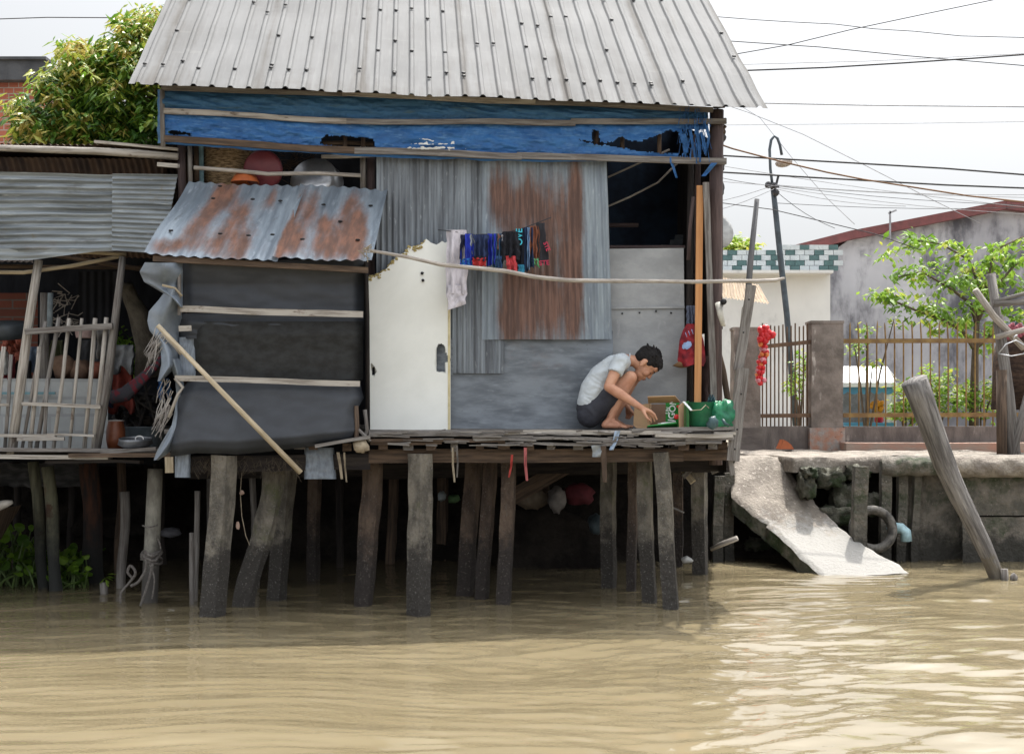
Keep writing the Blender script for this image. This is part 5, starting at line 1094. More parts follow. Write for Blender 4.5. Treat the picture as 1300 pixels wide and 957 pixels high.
def cloth(nm, lab, cat, x0, x1, yt, yb, Y, mat, folds=3, amp=.02, flare=0., grp=None, thick=.012, bottom=None, slant=0., par=None):
    b = MB(); sd = rnd(0, 99)
    def fn(u, v, s_):
        xm = (x0 + x1) / 2; w_ = (x1 - x0) * (1 + flare * (1 - v)); x = xm + slant * (1 - v) + (u - .5) * w_ * (1 + .22 * nz(v * 4, sd)) + 1.1 * nz(v * 5, sd, u)
        y = lerp(yb + (bottom(u) if bottom else 4.5 * nz(u * 2.2, sd, 4) + 1.2 * math.sin(u * 7 + sd)), yt, v)
        o = amp * math.sin(u * math.pi * 2 * folds + sd) * (.35 + .65 * (1 - v)) + amp * nz(u * 3 + sd, v * 3) + s_ * (thick * (.3 + .7 * min(1, (1 - v) * 6)))
        return P(x, y, Y) + Vector((0, o, 0))
    b.grid(lambda u, v: fn(u, v, -1), 30, 26, .3, .5); b.grid(lambda u, v: fn(u, v, 1), 30, 26, .3, .5)
    b.grid(lambda u, v: fn(u, 1, v * 2 - 1), 30, 1); b.grid(lambda u, v: fn(u, 0, v * 2 - 1), 30, 1)
    for e in (0, 1): b.grid(lambda u, v: fn(e, v, u * 2 - 1), 1, 26)
    return b.build(nm, mat, par, True, *( (lab, cat, grp) if not par else ()))
cloth('blue_grey_rag', 'faded blue grey rag hanging above the red backpack', 'rag', 872, 884, 388, 418, FY(878, -.05), plain('blue_grey_rag', (.12, .14, .2), .9))
cloth('brown_trousers', 'dark brown trousers hanging below the red backpack', 'trousers', 868, 900, 452, 520, FY(884, .45), plain('dark_brown', (.04, .022, .02), .9), 2)
b = MB(); b.prism([P(854, 464, FY(863, -.2)), P(862, 459, FY(863, -.2)), P(868, 461, FY(863, -.2)), P(874, 466, FY(863, -.2)), P(866, 467, FY(863, -.2)), P(860, 466, FY(863, -.2))], (0, .04, 0)); b.build('brown_paper', plain('tan_paper', (.18, .10, .045), .8), None, True, 'crumpled tan scrap poking out left under the backpack', 'scrap')
# washing line
YC = lambda px: FY(px, -.42)
b = MB(); lp = [(556, 292), (568, 293), (600, 298), (636, 297), (664, 290), (682, 283), (700, 276)]
b.tube([P(x, y, YC(x)) for x, y in lp], .0035, 6); b.build('washing_line', cablem, None, True, 'thin washing line sagging in front of the corrugated wall', 'line')
g = 'laundry on the washing line'
cm = lambda n, c: M('cloth_' + n, c, tuple(q * .6 for q in c), sc=(9, 5, 1), rough=.9, bump=.2)
tw1 = cloth('towel', 'long pale lavender towel hanging at the left end of the washing line', 'towel', 568, 591, 292, 372, YC(578), cm('lavender', (.58, .55, .60)), 2, .018, .12, g)
L_ = [('shorts', 'bright blue shorts with a dark navy edge next to the lavender towel', 'shorts', 586, 599, 297, 338, (.025, .05, .45), .25), ('undershirt', 'narrow pale grey cloth strip between the blue and navy shorts', 'cloth', 598, 603, 298, 326, (.42, .46, .48), 0), ('shorts', 'wide plain navy shorts with a red hem on the washing line', 'shorts', 603, 618, 298, 330, (.02, .035, .10), .05), ('shorts', 'bright royal blue shorts right of the plain navy shorts', 'shorts', 618, 629, 297, 337, (.02, .04, .42), -.1), ('shorts', 'steel blue shorts in the middle of the washing line', 'shorts', 627, 636, 297, 341, (.04, .10, .19), .2), ('cloth', 'small brown and white cloth beside the black shorts', 'cloth', 633, 641, 297, 320, (.22, .11, .08), .1), ('shorts', 'wide black shorts with a red lining showing at the bottom', 'shorts', 639, 657, 294, 330, (.010, .011, .018), .25), ('shorts', 'navy shorts with one light blue side stripe', 'shorts', 664, 675, 289, 342, (.012, .03, .08), .1), ('cloth', 'rust brown cloth with a green printed bottom', 'cloth', 674, 683, 287, 335, (.24, .09, .05), .2)]
M_ = {}
for nm, lab, cat, x0, x1, yt, yb, c, fl_ in L_:
    o = cloth(nm, lab, cat, x0 - 1, x1 + 1.2, yt, yb, YC(x0) - (.06 if 'wide' in lab else 0), cm(lab[:12].replace(' ', '_'), c), 3 if x1 - x0 > 8 else 1, .022, fl_, g, .012); M_[lab] = o
for (key, x0, x1, yt, yb, c, nm, sl) in [('wide plain', 600, 617, 327, 339, (.45, .03, .03), 'red_hem', 0), ('wide plain', 602, 615, 325, 330, (.01, .012, .02), 'dark_hem', 0), ('wide black', 642, 655, 325, 343, (.5, .05, .06), 'red_lining', 2), ('navy shorts with one', 669.5, 673, 289, 341, (.22, .38, .62), 'side_stripe', -.5), ('rust brown', 675, 684, 328, 339, (.12, .33, .16), 'green_print', 1), ('small brown', 637, 641, 298, 312, (.5, .48, .5), 'white_edge', 0), ('steel blue', 629, 637, 325, 342, (.03, .08, .2), 'cuff', 1), ('bright blue shorts', 584, 599, 328, 338, (.02, .13, .42), 'cuff', 1), ('bright blue shorts', 585, 590, 298, 330, (.01, .015, .05), 'navy_edge', -2)]:
    par = [v for k, v in M_.items() if k.startswith(key) or key in k][0]
    cloth(nm, None, None, x0, x1, yt, yb, YC(x0) - (.09 if 'wide' in key else .035), cm(nm + str(x0)[:3], c), 2, .014, 0, None, .008, slant=sl, par=par)
cloth('towel_fold', None, None, 568, 592, 362, 394, YC(578) - .02, cm('lavender', (.58, .55, .60)), 1, .012, 0, None, .01, bottom=lambda u: -8 * u, par=tw1)
o = cloth('briefs', 'black briefs with a cyan lettered waistband on the washing line', 'underwear', 655, 665, 291, 345, YC(660), cm('blk', (.010, .012, .02)), 1, .008, .1, g, .009)
cy = plain('cyan_print', (.05, .5, .65), .7, bump=0); rdp = plain('crimson_print', (.5, .03, .08), .7, bump=0)
def facing(c, ang=0., tilt=0.):   # upright text plane towards -Y, rotated by ang in its plane
    return Matrix.Translation(c) @ Matrix.Rotation(R(90), 4, 'X') @ Matrix.Rotation(R(ang), 4, 'Z')
text_mesh('OVE', .066, 'waistband_lettering', cy, o, facing(P(659.5, 301, YC(660) - .06), 90))
cloth('cyan_cuff', None, None, 658, 666, 336, 348, YC(660) - .03, cm('cyan', (.03, .22, .36)), 1, .005, 0, None, .006, par=o)
o = cloth('briefs', 'charcoal briefs with red lettering at the right end of the washing line', 'underwear', 680, 691, 283, 335, YC(685), cm('charc', (.028, .028, .035)), 1, .010, .3, g, .01, slant=5)
text_mesh('STE', .05, 'hem_lettering', rdp, o, facing(P(691, 334, YC(690) - .07), 4)); text_mesh('STE', .045, 'waistband_lettering', rdp, o, facing(P(694, 313, YC(690) - .07), -68))
# cardboard box
YX = 16.05; card = M('cardboard', (.40, .26, .15), (.33, .21, .12), sc=(5, 5, 5), coord='Object', rough=.85, bump=.08); cardd = M('cardboard_shaded', (.26, .17, .11), (.2, .13, .09), sc=(5, 5, 5), coord='Object', rough=.9, bump=.08)  # darker copy of the cardboard puts the cavity's shade into the colour
grn = plain('box_green', (.02, .27, .045), .5, (.015, .22, .035)); wp = plain('box_white', (.75, .78, .78), .6, bump=0)
zf = DZ * SC + .006
def bx(px, y, Y): v = P(px, y, Y); return v
t = thing('cardboard_box', 'open green printed cardboard box lying on the deck in front of the squatting man', 'box', Vector((P(848, 545, YX).x, YX * SC, zf)))
def panel(nm, pts, m_, th=.006, nrm=None, par=None):
    b = MB(); v = [Vector(p) for p in pts]; n_ = (v[1] - v[0]).cross(v[2] - v[0]).normalized() * th
    b.prism(v, n_); return b.build(nm, m_, par or t)
def W(px, py, Y):  # deck-standing helper
    v = P(px, py, Y); v.z = max(v.z, zf); return v
Yf, Yk = 16.02, 16.45
panel('rear_panel', [W(826, 546, Yk), W(866, 546, Yk), W(866, 513, Yk), W(826, 513, Yk)], cardd)
panel('side_panel', [W(824, 546, Yf), W(826, 546, Yk), W(826, 513, Yk), W(824, 512, Yf)], card)
panel('side_panel', [W(869, 546, Yf), W(866, 546, Yk), W(866, 513, Yk), W(869, 512, Yf)], card)
panel('floor_panel', [W(824, 547, Yf), W(869, 547, Yf), W(866, 546, Yk), W(826, 546, Yk)], card)
panel('side_flap', [W(824, 546, Yf), W(824, 512, Yf), W(810, 514, Yf - .02), W(805, 518, Yf - .03), W(804, 540, Yf - .03), W(808, 546, Yf - .03)], card)
rf = panel('side_flap', [W(869, 547, Yf), W(863, 548, Yf - .25), W(862, 516, Yf - .25), W(869, 509, Yf)], card)
panel('green_side', [W(869.6, 547, Yf - .01), W(869.6, 510, Yf - .01), W(875, 509, Yk), W(875, 546, Yk)], grn)
tf = panel('top_flap', [W(823, 511, Yf), W(864, 510, Yf), W(857, 502, Yf - .16), W(822, 503, Yf - .16)], card)
bf = panel('front_flap', [W(821, 548, Yf - .05), W(861, 548, Yf - .05), W(859, 536, Yf - .28), W(822, 540, Yf - .28)], grn)
ip = panel('printed_panel', [W(845, 546, Yf + .02), W(862, 546, Yf + .06), W(862, 511, Yf + .06), W(845, 511, Yf + .02)], grn)
text_mesh('NGON', .068, 'white_lettering', wp, ip, facing(P(853.5, 523, Yf - .02), 84)); text_mesh('UN', .034, 'small_lettering', wp, ip, facing(P(847.5, 521, Yf - .02), 84))
rdot = plain('tomato_red', (.7, .03, .03), .4)
b = MB(); b.blob(P(859, 529, Yf - .15), (.02, .008, .02), 10, .1); b.blob(P(861, 516, Yf - .02), (.014, .006, .012), 10, .1); b.build('red_print', rdot, ip, True)
b = MB(); b.grid(lambda u, v: P(lerp(835, 858, u), lerp(541, 537 - 3 * u, v), Yf - .12) + Vector((0, .03 * nz(u * 6, v * 6), 0)), 14, 8, mask=lambda u, v: True); b.build('white_wrapper', wp, None, True, 'crumpled white wrapper inside the front of the cardboard box', 'wrapper')
# green tub and green sack
YU = 16.0; gt = M('green_plastic', (.015, .14, .06), (.01, .09, .045), sc=(8, 8, 8), coord='Object', rough=.4, bump=.15)
t = thing('green_tub', 'round dark green plastic tub at the right end of the deck', 'tub', Vector((P(893, 545, YU).x, YU * SC, zf)))
rU = S(20, YU); hU = S(33, YU)
b = MB(); b.lathe([(.0005, .002), (rU * .78, .002), (rU * .88, hU * .15), (rU * .95, hU * .6), (rU * .97, hU * .62), (rU * 1.0, hU * .97), (rU * 1.05, hU), (rU * .96, hU * .97), (rU * .8, hU * .2), (.0005, .02)], Vector((P(894, 545, YU).x, YU * SC, zf)), 34, jit=.03); b.build('tub_body', gt, t, True)
b = MB(); b.tube([P(878, 521, YU - .4), P(890, 520, YU - .42), P(896, 514, YU - .35), P(900, 518, YU - .35)], .003, 6); b.build('wire_handle', straw, t)
t = thing('green_sack', 'crumpled bright green plastic sack slumped over the right side of the tub', 'sack', Vector((P(915, 545, YU).x, YU * SC, zf)))
b = MB(); b.blob(P(917, 527, YU - .1), (S(13, YU), .1, S(18, YU)), 30, .38, 2.8, box=.7); b.build('sack_body', plain('sack_green', (.02, .22, .1), .35, (.012, .13, .07), bump=.3), t, True)
b = MB(); b.blob(P(905, 537, YU - .4), (.04, .03, .05), 14, .5, 3); b.tube([P(917, 532, YU - .38), P(921, 538, YU - .4), P(927, 540, YU - .38)], [.01, .012, .004], 6, flat=.4); b.build('sack_fold', plain('sack_teal', (.05, .10, .11), .4), t, True)
b = MB(); b.beam(P(868, 510, YX - .3), P(878, 521, YX - .45), .02, .004, up=(0, 0, 1)); b.build('white_strip', wp, None, False, 'white plastic strip sticking out between box and tub', 'strip')
b = MB()
for k in range(5): b.tube([P(899 + k * 2, 512, YU - .1), P(900 + k * 1.6, 504 - k % 2 * 3, YU - .12), P(902 + k, 508, YU - .1)], .008, 6)
b.build('dark_plastic_bag', plain('dark_teal_plastic', (.03, .07, .085), .4), None, True, 'tied dark teal plastic bag sticking up out of the green tub', 'bag')
# things inside the left hut
YI = 17.0
def zl(px, Y): v = P(px, 522, Y); v.z = P(0, 573.5, 16).z + .005; return v
t = thing('clay_jar', 'tall brown glazed jar behind the lattice', 'jar', zl(147, 16.4)); r_ = S(12, 16.4); h_ = S(37, 16.4)
b = MB(); b.lathe([(.0005, 0), (r_ * .8, 0), (r_, h_ * .35), (r_ * .98, h_ * .7), (r_ * .8, h_ * .95), (r_ * .84, h_), (r_ * .7, h_)], zl(147, 16.4), 24); b.build('jar_body', plain('brown_glaze', (.16, .05, .02), .35, (.12, .035, .015)), t, True)
b = MB(); b.lathe([(r_ * .86, h_), (r_ * .84, h_ * 1.03), (.0005, h_ * 1.05)], zl(147, 16.4), 20); b.build('jar_lid', plain('grey_lid', (.3, .28, .26)), t, True)
t = thing('wok', 'shallow metal wok with a loop handle on the left deck', 'wok', zl(172, 16.1)); c_ = P(172, 571, 16.1)
b = MB(); b.lathe([(.0005, 0), (.07, .008), (.13, .045), (S(20, 16), .085), (S(20.5, 16), .09), (.12, .05), (.0005, .012)], c_, 28, Matrix.Rotation(R(6), 3, 'X')); b.build('pan', plain('worn_steel', (.24, .25, .27), .35, metal=.6), t, True)
b = MB(); cc = P(177, 557, 15.75); b.tube([cc + Vector((.03 * math.cos(a), 0, .022 * math.sin(a))) for a in [k * math.pi / 6 - .2 for k in range(8)]], .005, 6); b.build('loop_handle', alum, t)
b = MB(); r_ = S(27, 16.9); b.lathe([(r_ * .8, 0), (r_, S(24, 17)), (r_ * 1.04, S(25, 17)), (r_ * .95, S(25, 17)), (r_ * .75, .02), (.0005, .02)], zl(184, 16.9) + Vector((0, 0, .02)), 28); b.build('grey_tub', plain('grey_plastic', (.09, .11, .125), .4), None, True, 'wide dark grey plastic tub behind the wok', 'tub')
b = MB(); r_ = S(28, 16.9); b.lathe([(.0005, -.07), (r_ * .9, -.07), (r_, -.02), (r_ * 1.0, .035), (r_ * .9, .055), (.0005, .06)], P(6, 418, 16.9), 30, Matrix.Rotation(R(10), 3, 'X')); b.build('stockpot', plain('blackened_pot', (.05, .06, .07), .5), None, True, 'wide blackened round pot hanging at the left edge', 'pot')
things = [('red_garment', 'orange red garment hanging beside the clay jar', 'garment', 138, 168, 465, 520, 17.4, (.24, .045, .03)), ('grey_shirt', 'dark grey shirt hanging in the middle of the lattice', 'shirt', 100, 128, 432, 478, 17.8, (.06, .06, .065)), ('blue_cloth', 'pale blue grey cloth hanging behind the thick left post', 'cloth', 36, 52, 440, 478, 17.5, (.13, .17, .24)), ('pale_rag', 'off white rag slung over the lattice rail', 'rag', 124, 138, 418, 450, 17.5, (.26, .25, .24)), ('grey_jacket', 'grey jacket bundled above the orange red garment', 'jacket', 146, 170, 438, 470, 17.2, (.2, .21, .22)), ('checked_cloth', 'maroon cloth strip hanging left of the thick left post', 'cloth', 8, 18, 452, 486, 17.1, (.22, .03, .04)), ('white_bag', 'small white plastic bag hanging at the far left edge', 'bag', -2, 8, 446, 470, 17.0, (.5, .5, .48)), ('green_cloth', 'olive green cloth hanging just right of the inner post', 'cloth', 66, 80, 432, 462, 17.7, (.10, .11, .05)), ('navy_cloth', 'dark navy garment beside the clay jar top', 'garment', 130, 142, 476, 512, 17.0, (.03, .045, .09)), ('striped_cloth', 'blue cloth hanging under the curled rubber', 'cloth', 202, 214, 480, 505, 16.6, (.06, .17, .38)), ('black_bag', 'black bag hanging between thick left post and blue cloth', 'bag', 22, 40, 458, 490, 17.4, (.012, .012, .014))]
for nm, lab, cat, x0, x1, yt, yb, Y, c in things: cloth(nm, lab, cat, x0, x1, yt, yb, Y, plain('c_' + nm, c), 2, .04, .2, 'clothes hanging in the left hut', .03, bottom=lambda u: 6 * math.sin(u * 9), slant=rnd(-4, 4))
b = MB(); b.tube([P(140, 505, 16.5), P(160, 500, 16.5), P(180, 482, 16.5), P(200, 462, 16.5), P(206, 452, 16.6)], [.05, .06, .045, .03, .02], 12, jit=.3); b.build('hammock', M('plaid', (.035, .035, .045), (.13, .015, .025), sc=(9, 22, 1), rough=.9, lo=.5, hi=.56), None, True, 'dark red and grey plaid hammock tied up across the left hut', 'hammock')
for k, (px, py, r_, c, lab) in enumerate([(82, 466, 14, (.17, .105, .07), 'larger brown paper sack on the tiled screen'), (103, 470, 12, (.15, .09, .06), 'smaller brown paper sack right of the larger sack'), (125, 470, 10, (.2, .06, .035), 'small rusty orange sack at the right of the brown sacks')]):
    b = MB(); b.blob(P(px, py, 17.3), (S(r_, 17), .09, S(r_ * 1.1, 17)), 16, .3, 2, box=.3); b.build('sack', plain('sackc%d' % k, c), None, True, lab, 'sack', 'sacks in the left hut')
b = MB(); b.lathe([(S(11, 17.2), 0), (S(13, 17.2), S(11, 17.2)), (S(13, 17.2), S(13, 17.2)), (S(11, 17.2), .01), (.0005, .01)], P(108, 429, 17.2), 20); b.build('pink_bowl', plain('pale_pink', (.42, .3, .28)), None, True, 'pale pink bowl on the lattice rail', 'bowl')
b = MB(); b.tube([P(192, 480, 18.2), P(188, 440, 18.2), P(176, 400, 18.1), P(166, 378, 18.1), P(160, 362, 18)], [.13, .1, .09, .07, .05], 10, jit=.3); b.build('tree_limb', M('limb', (.14, .12, .09), (.07, .06, .045), rough=.95, bump=.8), None, True, 'thick bare tree limb leaning behind the curled rubber', 'tree limb')
b = MB(); cr = MB()
for _ in range(60): leaves(cr, P(rnd(146, 190), rnd(425, 470), 18.6 + rnd(-.3, .3)), 5, (.05, .05, .05), .09, rnd(.1, .6), asp=.5)
for _ in range(40): p = P(rnd(62, 96), rnd(372, 420), 18.4); b.tube([p, p + Vector((rnd(-.08, .08), 0, rnd(-.03, .03))), p + Vector((rnd(-.12, .12), 0, rnd(-.1, .1)))], .004, 4)
cr.build('potted_leaves', leafb, None, False, 'dim green foliage behind the clay jar', 'plant'); b.build('wire_tangle', branch, None, False, 'tangle of pale wire beside the inner post of the left hut', 'wire')
b = MB()
for _ in range(70): b.blob(P(rnd(140, 205), rnd(500, 565), 18.5 + rnd(-.6, .6)), (rnd(.03, .1), .05, rnd(.02, .05)), 7, .6)
[b.beam(P(rnd(140, 195), rnd(480, 540), 17.9), P(rnd(150, 210), rnd(500, 565), 17.8), .02, .015) for _ in range(12)]; b.build('rubbish_heap', M('rubbish', (.07, .06, .05), (.02, .02, .025), sc=(7, 7, 7), coord='Object', rough=.9), None, False, 'dim heap of rubbish at the back of the left deck', 'rubbish', None, 'stuff')
cl_ = [plain('clut%d' % k, c) for k, c in enumerate([(.3, .08, .05), (.05, .1, .2), (.3, .27, .2), (.03, .03, .035), (.12, .2, .08), (.25, .02, .05)])]
b = MB(); b.tube([P(6, 480, 17.2), P(10, 460, 17.2), P(14, 440, 17.2)], .02, 6); 
for _ in range(26): b.blob(P(rnd(4, 30), rnd(430, 475), 17.6 + rnd(-.2, .2)), .035, 7, .5)
b.build('dried_flowers', cl_[0], None, False, 'rust coloured dried bunch left of the thick post', 'flowers')
# rope-tied mooring post, float stub, hyacinth, boat prow
b = MB(); b.tube([P(lerp(197, 189, k / 10), lerp(595, 785, k / 10), 16.35) for k in range(11)], [S(lerp(9.5, 10.5, k / 10), 16.35) for k in range(11)], 16, jit=.06); b.build('mooring_post', M('bamboo_post', (.27, .26, .22), (.14, .13, .11), sc=(12, 12, 5), coord='Object', rough=.8, bump=.4, tide=((.06, .055, .05), .2, .6)), None, True, 'round grey post under the deck with knotted rope at the waterline', 'post')
b = MB(); rY = 16.0
def rp(pts, r=.011):
    p = [P(x, y, rY + dy) for x, y, dy in pts]; p = [p[0]] + p + [p[-1]]; o = []
    for i in range(1, len(p) - 2):
        for s_ in range(5):
            t_ = s_ / 5; o.append(.5 * ((2 * p[i]) + (p[i + 1] - p[i - 1]) * t_ + (2 * p[i - 1] - 5 * p[i] + 4 * p[i + 1] - p[i + 2]) * t_ ** 2 + (3 * p[i] - p[i - 1] - 3 * p[i + 1] + p[i + 2]) * t_ ** 3))
    b.tube(o + [p[-1]], r, 7, jit=.2)
for k in range(4):
    y = 702 + k * 2.6; b.tube([P(192.5, y, 16.35) + Vector((.075 * math.cos(a), .085 * math.sin(a), .03 * math.sin(a + k * 1.7))) for a in [q * math.pi / 12 for q in range(25)]], .010, 7, jit=.2)
rp([(182, 705, 0), (186, 712, -.05), (184, 725, -.05), (176, 738, -.05), (166, 744, -.05)]); rp([(197, 702, 0), (194, 715, -.1), (190, 732, -.1), (184, 752, -.1), (178, 769, -.1)], .009); rp([(184, 700, -.05), (192, 706, -.12), (200, 704, 0), (196, 712, -.1), (186, 708, -.1)], .013)
rp([(170, 735, 0), (162, 726, 0), (166, 718, 0), (172, 728, -.05), (162, 742, 0), (154, 752, 0), (153, 766, 0)], .010); rp([(181, 667, 0), (190, 669, -.08), (200, 666, 0)], .006); rp([(200, 683, 0), (203, 690, 0), (204, 697, 0)], .006); rp([(190, 715, -.1), (196, 735, -.1), (193, 760, -.1)], .006)
b.build('rope', M('old_rope', (.26, .24, .22), (.14, .12, .11), sc=(60, 60, 60), coord='Object', rough=.95, bump=1.), None, True, 'frayed grey rope knotted round the round post at the waterline', 'rope')
b = MB(); b.tube([P(133, 765, 17.1), P(132, 739, 17.1)], S(5, 17.1), 8, jit=.3); b.build('broken_stub', wgrey, None, True, 'short broken stub standing in the water left of the roped post', 'stub')
b = MB(); 
for _ in range(16): b.beam(P(133, 738, 17.1), P(133 + rnd(-14, 16), 730 + rnd(-6, 6), 17.1 + rnd(-.1, .1)), .004, .004)
cr = MB(); leaves(cr, P(136, 733, 17.1), 10, (.03, .03, .02), .07, .7, asp=.4); cr.build('sprouting_weed', leafb, None, False, 'tiny green weed sprouting on the broken stub', 'weed')
mb = MB(); stx = MB()
for _ in range(210):
    x = rnd(-60, 108) if random.random() < .8 else rnd(75, 112); Y = rnd(17.6, 19.6); base = P(x, 522, Y); base.z = 0; h = rnd(.08, .36) * (1.2 if x < 50 else .7); d = Vector((rnd(-.18, .18), rnd(-.1, .1), 0)); top = base + d + Vector((0, 0, h))
    stx.tube([base, base + d * .4 + Vector((0, 0, h * .6)), top], [.010, .009, .005], 5)
    n_ = Vector((rnd(-.6, .6), rnd(-1, .1), rnd(.1, 1))).normalized(); u_ = n_.cross(Vector((rnd(-1, 1), rnd(-1, 1), .3))).normalized(); w_ = n_.cross(u_); r_ = rnd(.025, .055); k0 = 9
    mb.add([top + n_ * .012] + [top + (u_ * math.cos(a) * 1.15 + w_ * math.sin(a)) * r_ + n_ * .01 * math.sin(a * 2) for a in [q * 6.283 / k0 for q in range(k0)]], [(0, 1 + q, 1 + (q + 1) % k0) for q in range(k0)], [(0, 0)] * (k0 + 1), tint=rnd(.01, .6))
mb.build('water_hyacinth', leafb, None, kind='stuff', label='green water hyacinth leaves floating at the left under the hut')
stx.build('hyacinth_stalks', leafb if False else plain('stalk_green', (.08, .13, .03), .6), None, kind='stuff')
t = thing('rowing_boat', 'pale pointed boat bow poking in at the left edge below the lattice', 'boat', P(-20, 655, 16.6))
b = MB(); b.tube([P(16, 637, 16.6), P(8, 639, 16.6), P(-10, 645, 16.6), P(-60, 658, 16.6), P(-160, 672, 16.8)], [.014, .03, .045, .06, .06], 10, flat=1.); b.build('gunwale', plain('pale_boat', (.45, .42, .38), .5), t, True)
b = MB(); b.prism([P(0, 646, 16.65), P(-160, 680, 16.85), P(-160, 770, 16.85), P(-60, 745, 16.7)], (0, .5, 0)); b.build('hull', wbrown, t)
# rubbish on the bank below the hut
for k, (px, py, rx, rz_, Y, c, lab) in enumerate([(675, 632, 22, 14, 19.5, (.19, .15, .11), 'dim cream sack on the bank under the hut'), (707, 634, 11, 17, 19.3, (.22, .2, .19), 'pale grey bundle right of the cream sack'), (735, 627, 20, 13, 19.6, (.12, .02, .03), 'maroon bundle in the dark under the hut'), (561, 630, 5, 6, 19, (.3, .34, .36), 'small pale plastic bag in the dark left of centre'), (576, 633, 8, 5, 19.1, (.10, .19, .08), 'small green plastic wrapper beside the pale bag'), (757, 665, 10, 12, 19.2, (.05, .07, .08), 'dark blue grey bundle low behind the stilts'), (670, 712, 14, 8, 20.4, (.03, .03, .035), 'dark lump at the waterline under the hut'), (217, 676, 12, 6, 18.6, (.16, .16, .18), 'pale grey rag floating in the dark behind the roped post')]):
    b = MB(); b.blob(P(px, py, Y), (S(rx, Y), .1, S(rz_, Y)), 16, .4, 2, box=.2); b.build('bundle', plain('bund%d' % k, c), None, True, lab, 'bundle', 'rubbish on the bank under the huts')
b = MB(); b.prism([P(640, 650, 19.8), P(700, 640, 19.8), P(765, 672, 19.8), P(765, 720, 19.8), P(690, 730, 19.8), P(650, 730, 19.8)], (0, .3, 0)); b.build('upturned_hull', soil, None, False, 'dark slanting timber hull lying on the bank under the hut', 'hull')
b = MB(); b.tube([P(903, 697, 19.6), P(918, 690, 19.5), P(936, 683, 19.4)], [.022, .026, .024], 8, jit=.3); b.build('drift_stick', wpale, None, True, 'pale stick poking out of the bank left of the ramp', 'stick')
b = MB(); b.blob(P(872, 711, 19.2), (.06, .04, .03), 10, .6); b.build('white_foam_lump', plain('foam_white', (.5, .5, .48)), None, True, 'small white foam lump at the waterline by the far stilt', 'lump')
for k, (x0, y0, x1, y1, w_) in enumerate([(868, 596, 880, 612, 8), (884, 590, 868, 606, 6), (898, 578, 908, 600, 9), (845, 640, 868, 650, 2)]):
    b = MB(); b.beam(P(x0, y0, 18.4), P(x1, y1, 18.3), S(w_, 18), .02, up=(0, 1, 0), n=3, jit=.006); b.build('wood_scrap', wgrey if k else bamboo, None, False, ['tan splintered board under the right corner of the deck', 'grey splinter crossing the tan board under the deck', 'ragged grey board end beside the leaning post foot', 'thin grey lath jammed behind the front right stilt'][k], 'wood scrap', 'splintered boards under the deck corner')
# string with scraps between two stilts
b = MB(); b.tube([P(307, 600, 15.7), P(305, 625, 15.7), P(307, 655, 15.7), P(312, 680, 15.7), P(317, 692, 15.7)], .003, 5); b.build('hanging_string', straw, None, True, 'thin string hanging between the two left stilts of the hut', 'string')
b = MB(); b.blob(P(307, 625, 15.68), .018, 8, .5); b.blob(P(302, 667, 15.68), (.015, .01, .03), 8, .5); b.build('scrap', plain('scrap_pink', (.5, .35, .28)), None, False, 'tiny pale scraps caught on the thin string', 'scrap')
# brick building far left
YBk = 30
t = thing('brick_building', 'red brick building with a grey parapet behind the mango tree', 'building', zat(GZ, -60, YBk))
mb = MB(); a, c_ = P(-500, 104, YBk), P(62, 104, YBk); quad(mb, (a.x, a.y, GZ), (c_.x, c_.y, GZ), c_, a, 2, 2, 9, 6); quad(mb, (c_.x, c_.y, GZ), (c_.x, c_.y + 6, GZ), c_ + Vector((0, 6, 0)), c_, 2, 2, 6, 6)
mb.build('brick_wall', M('far_brick', (.33, .1, .06), (.2, .07, .05), sc=(1.2, 1.2, 1), rough=.9, bump=.2, brick=((.40, .13, .08), (.30, .095, .06), (.34, .3, .26), (1, 1, 1), .2, .10)), t)
mb = MB(); mb.beam(P(-500, 91, YBk - .05), P(63, 91, YBk - .05), .3, S(27, YBk)); mb.beam(P(-500, 78, YBk - .05), P(64, 78, YBk - .05), .4, S(3.5, YBk)); mb.build('parapet', render_grey, t)
# ---------------------------------------------------------------- the squatting man
YP = 16.2; mpx = YP * SC / F
def Q(px, py, d=0.): return Vector(((px - 650) * mpx * (1 + d / (YP * SC)), YP * SC + d, CAMZ + (522 - py) * mpx * (1 + d / (YP * SC))))
q = lambda n: n * mpx
man = thing('person', 'young man in pale grey t-shirt and dark shorts squatting barefoot beside the cardboard box', 'person', Q(757, 545))
skin = M('skin', (.50, .27, .175), (.40, .19, .12), sc=(9, 9, 9), coord='Object', rough=.5, bump=.12, bs=(120, 120, 120), dist=.004)
shirtm = M('tshirt', (.47, .51, .54), (.42, .46, .49), sc=(4, 4, 4), coord='Object', rough=.9, bump=.25, bs=(9, 9, 30), dist=.02)
shortm = M('dark_shorts', (.035, .037, .048), (.024, .025, .034), sc=(4, 4, 4), coord='Object', rough=.9, bump=.25, bs=(12, 12, 12), dist=.02)
hairm = M('black_hair', (.010, .009, .010), (.018, .016, .016), sc=(60, 60, 60), coord='Object', rough=.75, bump=.5, spec=.2)
fz_ = DZ * SC + .004
body = MB(); cap = lambda a, b_, r0, r1, m_=None: capsule(m_ or body, a, b_, r0, r1)
# torso core
for d in (-.05, .05):
    cap(Q(750, 522, d), Q(756, 490, d), q(13), q(13)); cap(Q(756, 490, d), Q(777, 466, d), q(13), q(13)); cap(Q(777, 466, d), Q(792, 459, d * 1.3), q(12), q(8))
cap(Q(788, 458, -.10), Q(788, 458, .10), q(8), q(8))
cap(Q(794, 457), Q(812, 459), q(7.6), q(7.0))                       # neck
